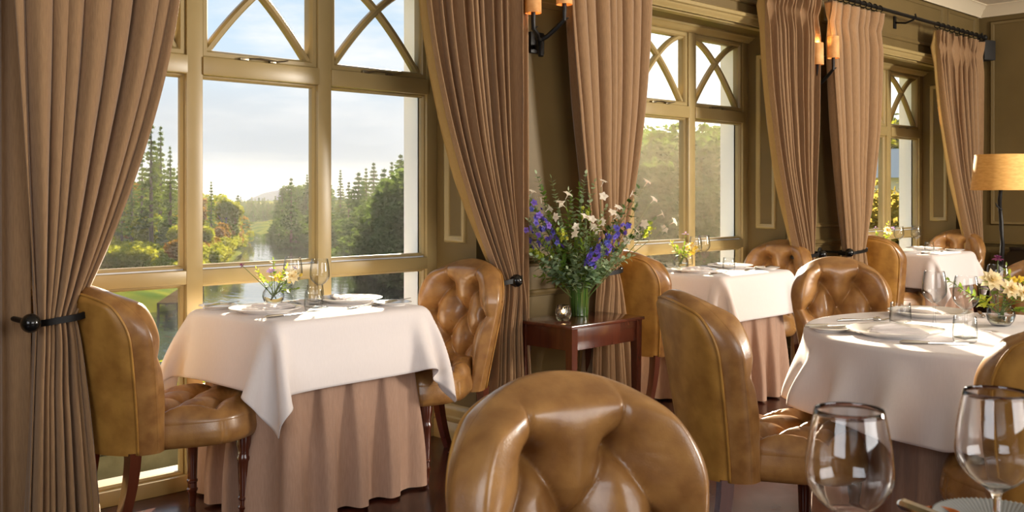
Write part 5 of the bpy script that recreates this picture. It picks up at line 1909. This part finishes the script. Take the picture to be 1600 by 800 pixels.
RP = lambda x, y: Vector((x, y, TZ + CL + 0.0012))
put(PLB, 'dinner_plate', 'sunlit cream plate at the front left of the round table', 'plate', RP(3.20, 1.49))
put(NP, 'napkin', 'folded white napkin on the sunlit plate of the round table', 'napkin', RP(3.20, 1.49), 1.1)
put(PLB, 'dinner_plate', 'cream plate in shade at the far side of the round table', 'plate', RP(3.80, 1.63))
put(NP, 'napkin', 'folded white napkin on the far shaded plate of the round table', 'napkin', RP(3.80, 1.63), 2.6)
put(KN, 'table_knife', 'silver knife before the sunlit plate of the round table', 'knife', RP(3.03, 1.395), R(-50))
put(SPL, 'side_plate', 'small side plate at the left rim of the round table', 'plate', RP(3.145, 1.69))
put(KN, 'butter_knife', 'silver butter knife on the small plate at the left rim of the round table', 'knife', RP(3.07, 1.745), R(-30), None, 0.0125)
put(FK, 'table_fork', 'silver fork behind the tumbler on the round table', 'fork', RP(3.40, 1.80), R(-40))
put(KN, 'table_knife', 'silver knife right of the far plate on the round table', 'knife', RP(3.88, 1.46), R(25))
put(TU, 'tumbler', 'short water tumbler behind the sunlit plate of the round table', 'tumbler', RP(3.44, 1.58))
put(TU, 'tumbler', 'water tumbler at the shaded front of the round table', 'tumbler', RP(3.20, 1.262))
put(WG, 'wine_glass', 'wine glass at the middle of the round table, left of the white flowers', 'wine glass', RP(3.445, 1.462))
put(WG, 'wine_glass', 'wine glass on the round table close before the white flowers', 'wine glass', RP(3.31, 1.302))
put(WG, 'wine_glass', 'wine glass behind the small flower vase on the round table', 'wine glass', RP(3.93, 1.43))
put(TU, 'tumbler', 'water tumbler behind the small flower vase on the round table', 'tumbler', RP(3.88, 1.27))

# ------------------------------------------------------------------ the foreground table, below the frame
FC, FZ = Vector((1.19, 0.08, 0)), 0.745
ft = thing('dining_table', 'round dark wooden table in the foreground carrying the two largest wine glasses', 'table', FC)
MB().lathe([(0.001, FZ - 0.03), (0.60, FZ - 0.03), (0.62, FZ - 0.018), (0.62, FZ - 0.006), (0.612, FZ), (0.001, FZ)], 72).build('table_top', M['mahogany_top'], ft)
MB().lathe([(0.24, 0.0), (0.24, 0.02), (0.1, 0.05), (0.05, 0.1), (0.045, 0.4), (0.06, 0.55), (0.05, 0.62), (0.12, FZ - 0.03)], 32, cap0=True).build('pedestal', M['mahogany'], ft)
def fg(px_x, depth):
    p = from_view(px_x, depth, FZ + 0.0012)
    return p
put(WGL, 'wine_glass', 'large foremost wine glass at the bottom, left of the ribbed plate', 'wine glass', fg(1327, 1.215))
put(WGL, 'wine_glass', 'large foremost wine glass at the bottom right before the ribbed plate', 'wine glass', fg(1557, 1.325))
def ripple(a, z):
    return 0.0
ribs = MB()
nr, na = 14, 240
rows = []
for k, (r_, z_) in enumerate([(0.001, 0.006), (0.05, 0.006), (0.058, 0.0075), (0.066, 0.011), (0.076, 0.016), (0.086, 0.0195), (0.088, 0.0205), (0.088, 0.018), (0.07, 0.008), (0.055, 0.001), (0.05, 0.0), (0.001, 0.0)]):
    a = np.linspace(0, 2 * PI, na, endpoint=False)
    rb = 0.0011 * np.cos(80 * a) * (1 if 1 <= k <= 6 else 0)
    rows.append(np.stack([r_ * np.cos(a), r_ * np.sin(a), z_ + rb], -1))
ribs.grid(np.array(rows), closed_u=True)
pr = ribs.mesh('ribbed_plate', M['grey_ribbed'], angle=180)
pp = fg(1560, 1.428)
put(pr, 'side_plate', 'ribbed grey plate at the bottom right corner', 'plate', pp, 0, None, 0.006)
kd = from_view(1404, 1.478, 0)
k2 = from_view(1530, 1.36, 0)
o = put(KN, 'butter_knife', 'dark silver knife resting on the rim of the ribbed grey plate', 'knife', Vector((kd.x, kd.y, FZ + 0.0235)), math.atan2(k2.y - kd.y, k2.x - kd.x))
o.scale = (1.0, 1.5, 1.5)
p = from_view(1452, 1.50, FZ + 0.001)
dsh = MB().lathe([(0.001, 0.0), (0.020, 0.0), (0.026, 0.012), (0.0275, 0.024), (0.026, 0.0245), (0.022, 0.012), (0.001, 0.006)], 30).mesh('butter_dish', M['orange_wax'], angle=50)
put(dsh, 'dish', 'tiny orange dish behind the knife at the bottom right', 'dish', Vector((p.x - 0.03, p.y - 0.03, p.z)))

# ------------------------------------------------------------------ candle glass on the side table
cv = thing('tealight_holder', 'faceted crystal candle holder on the mahogany side table', 'candle holder', (3.535, 3.300, 0.6205))
mb = MB()
nf_ = 9
def facet_rings(rs):
    v = []
    for k, (r_, z_) in enumerate(rs):
        for j in range(nf_):
            a = 2 * PI * (j + 0.5 * (k % 2)) / nf_
            v.append((r_ * math.cos(a), r_ * math.sin(a), z_))
    f = []
    for k in range(len(rs) - 1):
        for j in range(nf_):
            a, b = k * nf_ + j, k * nf_ + (j + 1) % nf_
            c, d = (k + 1) * nf_ + j, (k + 1) * nf_ + (j + 1) % nf_
            f += [(a, b, c), (b, d, c)] if k % 2 == 0 else [(a, b, d), (a, d, c)]
    return v, f
out_r = [(0.026, 0.0), (0.033, 0.012), (0.039, 0.03), (0.0385, 0.048), (0.034, 0.064), (0.029, 0.076)]
v, f = facet_rings(out_r)
n0 = len(v)
mb.add(v, f)
mb.add([(0, 0, 0.0)] + v[:nf_], [(0, 1 + (j + 1) % nf_, 1 + j) for j in range(nf_)])
inner_p = [(0.026, 0.076), (0.030, 0.055), (0.030, 0.035), (0.024, 0.018), (0.0005, 0.016)]
mb.lathe(inner_p, nf_)
mb.build('holder', M['glass'], cv, smooth=False)
MB().lathe([(0.0005, 0.017), (0.019, 0.017), (0.019, 0.034), (0.0005, 0.034)], 20).build('candle', M['petal_cream'], cv, angle=40)
MB().lathe([(0.0004, 0.036), (0.0035, 0.041), (0.004, 0.046), (0.0018, 0.055), (0.0002, 0.062)], 10).build('flame', M['bulb'], cv)
# ------------------------------------------------------------------ flowers
def leaf_geo(mb, p, d, up, ln, wd, curl=0.15):
    """One leaf: eight points, folded along its midrib and curling at the tip."""
    d = d.normalized()
    s = d.cross(up)
    s = s.normalized() if s.length > 1e-6 else Vector((1, 0, 0))
    nn = s.cross(d)
    f = lambda t, w, h: p + d * (ln * t) + s * (wd * w) + nn * (ln * h)
    v = [f(0, 0, 0), f(0.3, 0.42, 0.03), f(0.3, 0, -0.02), f(0.3, -0.42, 0.03), f(0.65, 0.40, 0.02 - curl * 0.3), f(0.65, 0, -0.03 - curl * 0.3), f(0.65, -0.40, 0.02 - curl * 0.3), f(1, 0, -curl)]
    mb.add(v, [(0, 1, 2), (0, 2, 3), (1, 4, 5, 2), (2, 5, 6, 3), (4, 7, 5), (5, 7, 6)])
def petal_ring(mb, c, ax, n, ln, wd, open_, curl, rng, start=0.0):
    ax = ax.normalized()
    a = Vector((1, 0, 0)) if abs(ax.x) < 0.8 else Vector((0, 1, 0))
    e1 = (a - ax * a.dot(ax)).normalized()
    e2 = ax.cross(e1)
    for k in range(n):
        t = 2 * PI * (k + start) / n + rng.uniform(-0.1, 0.1)
        r = e1 * math.cos(t) + e2 * math.sin(t)
        d = (r * math.sin(open_) + ax * math.cos(open_))
        leaf_geo(mb, c, d, ax, ln * rng.uniform(0.9, 1.1), wd, curl)
def curve_pts(base, tip, bend, n=10, sag=0.0):
    b, t = Vector(base), Vector(tip)
    out = []
    for k in range(n):
        s = k / (n - 1)
        p = b.lerp(t, s)
        p += bend * math.sin(PI * s)
        p.z -= sag * s ** 2 * (1 - s) * 4 * 0
        out.append(p)
    return out
UP = Vector((0, 0, 1))
def stem_obj(root, pts, r0, r1, m='stem'):
    k = len(pts)
    return MB().tube(pts, [r0 + (r1 - r0) * i / (k - 1) for i in range(k)], 6).build('stem', M[m], root)
def sprig(name, label, cat, base, tip, rng, group, m, ln, wd, pairs, start=0.35, spread=0.9, bend=0.03, rnd=False):
    base, tip = Vector(base), Vector(tip)
    root = thing(name, label, cat, base, 0, group)
    d = tip - base
    bv = Vector((rng.uniform(-1, 1), rng.uniform(-1, 1), rng.uniform(0, 0.6))) * bend
    pts = curve_pts((0, 0, 0), d, bv, 12)
    stem_obj(root, pts, 0.0022, 0.001)
    mb = MB()
    for k in range(pairs):
        s = start + (1 - start) * (k + rng.random() * 0.5) / pairs
        i = min(int(s * 11), 10)
        p = pts[i].lerp(pts[i + 1], s * 11 - i)
        t = (pts[i + 1] - pts[i]).normalized()
        a = rng.uniform(0, 2 * PI)
        q = Vector((math.cos(a), math.sin(a), rng.uniform(-0.2, 0.5)))
        q = (q - t * q.dot(t)).normalized()
        sc = (1.15 - 0.55 * s) * rng.uniform(0.8, 1.2)
        for sg in (1, -1):
            dd = q * sg * spread + t * 0.6 + Vector((rng.uniform(-0.2, 0.2),) * 3)
            leaf_geo(mb, p, dd, UP + t * 0.3 + q * 0.2, ln * sc, wd * sc, rng.uniform(0.0, 0.3))
    leaf_geo(mb, pts[-1], pts[-1] - pts[-2], q, ln * 0.6, wd * 0.5)
    mb.build('leaves', M[m], root, angle=180)
    return root, pts
def spike(name, label, base, tip, rng, group, m, size, count, start=0.62, split=True):
    """Delphinium: a stem with loose florets round its upper part."""
    base, tip = Vector(base), Vector(tip)
    root = thing(name, label, 'flower', base, 0, group)
    d = tip - base
    pts = curve_pts((0, 0, 0), d, Vector((rng.uniform(-1, 1), rng.uniform(-1, 1), 0)) * 0.02, 12)
    stem_obj(root, pts, 0.0026, 0.0014)
    mb = MB()
    for k in range(count):
        s = start + (1 - start) * k / max(1, count - 1)
        i = min(int(s * 11), 10)
        p = pts[i].lerp(pts[i + 1], s * 11 - i)
        a = k * 2.4 + rng.uniform(-0.4, 0.4)
        t = (pts[i + 1] - pts[i]).normalized()
        q = Vector((math.cos(a), math.sin(a), rng.uniform(-0.2, 0.35)))
        q = (q - t * q.dot(t)).normalized()
        c = p + q * size * rng.uniform(0.8, 1.3)
        petal_ring(mb, c, q + UP * 0.1, 5, size * rng.uniform(0.8, 1.1), size * 0.9, R(62), 0.25, rng, rng.random())
        petal_ring(mb, c + q * 0.002, q, 4, size * 0.5, size * 0.5, R(30), 0.1, rng, rng.random())
        if split:
            mb.build('floret', M[m], root, angle=180)
            mb = MB()
    if not split:
        mb.build('petals', M[m], root, angle=180)
    return root
def trumpet(name, label, base, tip, rng, group, m, size, heads, leafm='leaf_mid'):
    base, tip = Vector(base), Vector(tip)
    root = thing(name, label, 'flower', base, 0, group)
    d = tip - base
    pts = curve_pts((0, 0, 0), d, Vector((rng.uniform(-1, 1), rng.uniform(-1, 1), rng.uniform(-0.3, 0.3))) * 0.03, 12)
    stem_obj(root, pts, 0.0022, 0.0012)
    lb = MB()
    for k in range(5):
        i = 4 + k
        a = rng.uniform(0, 6.28)
        leaf_geo(lb, pts[i], Vector((math.cos(a), math.sin(a), 0.3)), UP, 0.035, 0.018)
    lb.build('leaves', M[leafm], root, angle=180)
    for k in range(heads):
        p = pts[-1 - k] if k < 5 else pts[-5]
        a = rng.uniform(0, 2 * PI)
        ax = Vector((math.cos(a), math.sin(a), rng.uniform(-0.1, 0.7))).normalized() if k else (pts[-1] - pts[-3]).normalized() + Vector((rng.uniform(-0.4, 0.4), rng.uniform(-0.8, -0.2), 0))
        ax.normalize()
        mb = MB()
        c = p + ax * size * 1.2
        mb.tube([p, p + ax * size * 0.7, c], [0.0012, 0.0022, 0.0045], 6, cap=False)
        petal_ring(mb, c - ax * 0.002, ax, 5, size, size * 0.85, R(68), 0.3, rng, rng.random())
        mb.build('bloom', M[m], root, angle=180)
    return root
def rosette(name, label, base, tip, rng, group, m, size, layers=4, centre='petal_yellow', leaves='leaf_mid', tilt=None):
    """A many-petalled bloom (dahlia, rose, cosmos) on a leafy stem."""
    base, tip = Vector(base), Vector(tip)
    root = thing(name, label, 'flower', base, 0, group)
    pts = curve_pts((0, 0, 0), tip - base, Vector((rng.uniform(-1, 1), rng.uniform(-1, 1), 0)) * 0.012, 10)
    stem_obj(root, pts, 0.0018, 0.0013)
    ax = (tilt or (pts[-1] - pts[-2])).normalized()
    mb = MB()
    for k in range(layers):
        q = k / max(1, layers - 1)
        petal_ring(mb, pts[-1] + ax * 0.003 * k, ax, 8 if k < layers - 1 else 5, size * (1 - 0.5 * q), size * 0.55 * (1 - 0.3 * q), R(82 - 55 * q), 0.15 - 0.25 * q, rng, k * 0.5)
    mb.build('petals', M[m], root, angle=180)
    MB().sphere(tuple(pts[-1] + ax * 0.006), size * 0.17, 8).build('flower_centre', M[centre], root)
    if leaves:
        lb = MB()
        for k in range(6):
            i = 3 + k
            a = rng.uniform(0, 6.28)
            leaf_geo(lb, pts[min(i, 8)], Vector((math.cos(a), math.sin(a), 0.4)), UP, size * 1.1, size * 0.55)
        lb.build('leaves', M[leaves], root, angle=180)
    return root

# the tall green vase and its loose bouquet
VB = Vector((3.745, 3.385, 0.6205))
vz = 0.195
prof = [(0.001, 0.0), (0.046, 0.0), (0.0475, 0.004), (0.046, 0.008), (0.0465, 0.02), (0.052, 0.12), (0.056, 0.17), (0.059, 0.188), (0.0615, 0.195), (0.0585, 0.195), (0.055, 0.185), (0.048, 0.12), (0.041, 0.02), (0.001, 0.012)]
vs = thing('vase', 'green fluted ceramic vase on the mahogany side table', 'vase', VB)
flut = lambda a, z: (0.018 * abs(math.cos(11 * a)) - 0.009) if 0.01 < z < 0.18 else 0.0
MB().lathe(prof, 132, ripple=flut).build('body', M['green_glaze'], vs, angle=60)
rng = random.Random(21)
neck = VB + Vector((0, 0, 0.12))
vr, vu = Vector((math.sin(VIEW), -math.cos(VIEW), 0)), UP
def aim(rx, rz, fwd=None):
    """Tip of a stem: rx metres to the right of the vase, rz above the side table, fwd towards the room."""
    f = rng.uniform(-0.10, 0.14) if fwd is None else fwd
    f = max(f, -0.06)
    return VB + vr * rx * 1.08 + UP * (rz * 1.06 + 0.015) - Vector((math.cos(VIEW), math.sin(VIEW), 0)) * f
def nk():
    a = rng.uniform(0, 2 * PI)
    return neck + Vector((0.03 * math.cos(a), 0.03 * math.sin(a), rng.uniform(-0.06, 0.0)))
GE = 'eucalyptus sprigs in the green vase'
for (rx, rz, f) in ((-0.27, 0.60, 0.0), (-0.31, 0.55, 0.03), (-0.20, 0.66, 0.0), (-0.13, 0.64, -0.03), (-0.36, 0.42, 0.04), (-0.24, 0.44, 0.12), (-0.05, 0.58, 0.02), (0.03, 0.66, 0.0), (0.07, 0.62, 0.02), (0.12, 0.50, 0.05),
                   (0.20, 0.48, 0.03), (-0.30, 0.32, 0.08), (-0.22, 0.28, 0.14), (-0.10, 0.42, 0.15), (0.02, 0.40, 0.16), (0.10, 0.34, 0.15), (-0.02, 0.28, 0.18), (-0.13, 0.27, 0.16), (0.16, 0.28, 0.12), (0.22, 0.36, 0.06),
                   (-0.18, 0.22, 0.12), (0.10, 0.24, 0.13), (-0.06, 0.22, 0.15), (0.24, 0.27, 0.04), (0.03, 0.22, 0.15)):
    sprig('eucalyptus_sprig', 'blue green eucalyptus sprig in the tall green vase', 'foliage', nk(), aim(rx, rz, f), rng, GE, 'leaf_blue', 0.042, 0.034, 18, start=0.3, bend=0.04)
GL = 'leafy green stems in the green vase'
for (rx, rz, f) in ((-0.24, 0.52, 0.05), (-0.15, 0.50, 0.08), (-0.06, 0.48, 0.1), (0.04, 0.48, 0.09), (-0.20, 0.36, 0.15), (-0.10, 0.32, 0.18), (0.0, 0.34, 0.18), (0.08, 0.42, 0.14), (0.14, 0.40, 0.1), (-0.28, 0.38, 0.08), (-0.04, 0.54, 0.03), (0.0, 0.60, 0.0), (-0.17, 0.58, 0.0), (-0.2, 0.18, 0.1), (0.18, 0.33, 0.09)):
    sprig('leafy_stem', 'mid green leafy stem in the tall green vase', 'foliage', nk(), aim(rx, rz, f), rng, GL, 'leaf_mid', 0.052, 0.028, 14, start=0.3, bend=0.04)
GD = 'dark leaved sprays at the right of the green vase'
for (rx, rz, f) in ((0.30, 0.62, 0.02), (0.26, 0.50, 0.03), (0.34, 0.44, 0.02), (0.24, 0.56, 0.0)):
    sprig('dark_leaved_spray', 'spray of dark rounded leaves reaching right from the green vase', 'foliage', nk(), aim(rx, rz, f), rng, GD, 'leaf_dark', 0.046, 0.038, 8, start=0.45, bend=0.05)
GB = 'blue delphiniums in the green vase'
for (rx, rz, f) in ((-0.20, 0.47, 0.12), (-0.22, 0.43, 0.13), (-0.16, 0.42, 0.15), (-0.26, 0.40, 0.1), (0.11, 0.36, 0.16), (0.14, 0.38, 0.15), (0.07, 0.31, 0.18), (0.17, 0.41, 0.12), (0.22, 0.42, 0.08), (-0.22, 0.52, 0.07), (0.05, 0.28, 0.18)):
    spike('delphinium', 'violet blue delphinium stem in the tall green vase', nk(), aim(rx, rz, f), rng, GB, 'petal_blue', 0.019, 8, start=0.70)
GW = 'white trumpet flowers in the green vase'
for (rx, rz, f, h) in ((-0.31, 0.565, 0.05, 2), (-0.18, 0.52, 0.1, 2), (-0.23, 0.55, 0.08, 1), (-0.07, 0.54, 0.1, 2), (-0.10, 0.50, 0.12, 2), (0.0, 0.44, 0.17, 3), (0.04, 0.43, 0.17, 2), (0.10, 0.60, 0.03, 2), (0.13, 0.46, 0.13, 3), (0.16, 0.48, 0.11, 2), (0.30, 0.60, 0.03, 2), (0.33, 0.52, 0.02, 1), (0.36, 0.46, 0.02, 2), (0.24, 0.37, 0.08, 2), (0.42, 0.42, 0.02, 2)):
    trumpet('white_trumpet_flower', 'creamy white trumpet flower in the tall green vase', nk(), aim(rx, rz, f), rng, GW, 'petal_white', 0.026, h)
GH = 'lime green hydrangea heads in the green vase'
for (rx, rz, f) in ((-0.10, 0.40, 0.17), (0.02, 0.50, 0.1), (-0.22, 0.30, 0.12), (0.34, 0.42, 0.03)):
    spike('lime_hydrangea', 'lime green floret cluster in the tall green vase', nk(), aim(rx, rz, f), rng, GH, 'leaf_lime', 0.014, 12, start=0.86)

# small posies in round clear vases
def bud_vase(label, p, s=1.0, tall=0.0):
    t = thing('bud_vase', label, 'vase', p)
    P = [(0.022, 0.0), (0.03, 0.003), (0.041, 0.018), (0.046, 0.036), (0.043, 0.055), (0.03, 0.072), (0.019, 0.082 + tall * 0.3), (0.0165, 0.088 + tall), (0.021, 0.098 + tall)]
    P = [(r * s, z * s) for r, z in P]
    wall = 0.0018
    inner = [(r - wall, z) for r, z in reversed(P) if z > 0.005]
    MB().lathe([(0.0005, 0.0)] + P + inner + [(0.0005, 0.007)], 36).build('body', M['thin_glass'], t, angle=60)
    w = [(r - wall * 1.3, z) for r, z in P if 0.002 < z < 0.05 * s + 0.001]
    MB().lathe([(0.0005, 0.0085)] + [(r, max(z, 0.009)) for r, z in w] + [(w[-1][0], w[-1][1]), (0.0005, w[-1][1])], 36).build('water', M['water_in_vase'], t, angle=40)
    return t
def posy(i_label, p, items, seed, vase_label, s=1.0, tall=0.0):
    bud_vase(vase_label, p, s, tall)
    rg = random.Random(seed)
    top = 0.09 * s + tall
    for k, (kind, rx, rz, f, size) in enumerate(items):
        a = rg.uniform(0, 6.28)
        base = Vector(p) + Vector((0.008 * math.cos(a), 0.008 * math.sin(a), 0.025 + 0.02 * rg.random()))
        tip = Vector(p) + vr * rx + UP * rz - Vector((math.cos(VIEW), math.sin(VIEW), 0)) * f
        # stems rise through the neck
        where = ' in the small vase %s' % i_label
        if kind == 'leaf':
            sprig('leafy_stem', 'bright green leafy sprig' + where, 'foliage', base, tip, rg, 'leafy sprigs' + where, 'leaf_lime' if k % 2 else 'leaf_mid', size, size * 0.55, 6, start=0.45, bend=0.006)
        elif kind == 'fern':
            sprig('fern_frond', 'green fern frond reaching left' + where, 'foliage', base, tip, rg, None, 'leaf_mid', size, size * 0.4, 16, start=0.35, bend=0.01)
        elif kind == 'plum':
            rosette('scabious', 'dark plum scabious' + where, base, tip, rg, None, 'petal_plum', size, 3, 'petal_plum', None)
        elif kind == 'lilac':
            rosette('lilac_flower', 'pale lilac flower' + where, base, tip, rg, 'lilac flowers' + where, 'petal_lilac', size, 2)
        elif kind == 'cream':
            rosette('cream_bloom', 'cream coloured bloom' + where, base, tip, rg, 'cream blooms' + where, 'petal_cream', size, 4, 'petal_yellow', 'leaf_mid', (tip - Vector(p)) + Vector((-0.12, -0.2, 0.02)))
        elif kind == 'yellow':
            spike('yellow_flower', 'yellow flower spray' + where, base, tip, rg, 'yellow sprays' + where, 'petal_yellow', size, 6, start=0.7, split=True)
ppos = lambda i, a, b: table_point(i, a, b, TZ + CL + 0.0012)
posy('on the nearest window table', ppos(0, 0.325, 0.50),
     [('plum', -0.125, 0.165, 0.02, 0.016), ('leaf', -0.07, 0.15, 0.0, 0.03), ('leaf', 0.0, 0.185, 0.0, 0.032), ('lilac', -0.005, 0.145, 0.03, 0.02), ('lilac', 0.09, 0.155, 0.0, 0.016), ('leaf', 0.055, 0.16, 0.0, 0.03),
      ('cream', 0.085, 0.12, 0.03, 0.034), ('yellow', 0.11, 0.135, 0.01, 0.012), ('leaf', 0.10, 0.07, 0.03, 0.036), ('yellow', 0.02, 0.13, 0.02, 0.01), ('leaf', -0.04, 0.12, 0.02, 0.028)], 5,
     'round clear vase of garden flowers on the nearest window table')
posy('on the middle window table', ppos(1, 0.345, 0.545),
     [('lilac', 0.03, 0.215, 0.0, 0.026), ('leaf', -0.06, 0.16, 0.02, 0.04), ('leaf', -0.03, 0.13, 0.03, 0.045), ('yellow', 0.08, 0.15, 0.02, 0.018), ('yellow', 0.10, 0.13, 0.02, 0.018), ('cream', 0.06, 0.14, 0.03, 0.03), ('leaf', 0.02, 0.15, 0.02, 0.04), ('leaf', 0.03, 0.10, 0.05, 0.04)], 6,
     'round clear vase with yellow and lilac flowers on the middle window table')
posy('on the far window table', ppos(2, 0.16, 0.50),
     [('cream', 0.03, 0.17, 0.04, 0.042), ('lilac', -0.05, 0.19, 0.0, 0.022), ('lilac', 0.09, 0.19, 0.0, 0.022), ('leaf', 0.05, 0.23, 0.0, 0.04), ('leaf', -0.05, 0.15, 0.02, 0.04), ('leaf', 0.06, 0.14, 0.03, 0.04)], 7,
     'small clear vase with a white rose on the far window table')
posy('on the round table', RP(3.70, 1.335),
     [('cream', -0.055, 0.165, 0.05, 0.046), ('cream', 0.005, 0.135, 0.06, 0.04), ('cream', 0.055, 0.12, 0.05, 0.036), ('plum', -0.01, 0.235, 0.0, 0.022), ('fern', -0.20, 0.165, 0.03, 0.034), ('leaf', 0.03, 0.18, 0.0, 0.04), ('leaf', 0.08, 0.15, 0.02, 0.045),
      ('yellow', 0.05, 0.17, 0.02, 0.016), ('leaf', 0.06, 0.07, 0.07, 0.05), ('leaf', -0.09, 0.10, 0.05, 0.045), ('leaf', 0.02, 0.21, 0.0, 0.03)], 8,
     'clear vase of white flowers and fern on the round table', 1.05, 0.012)
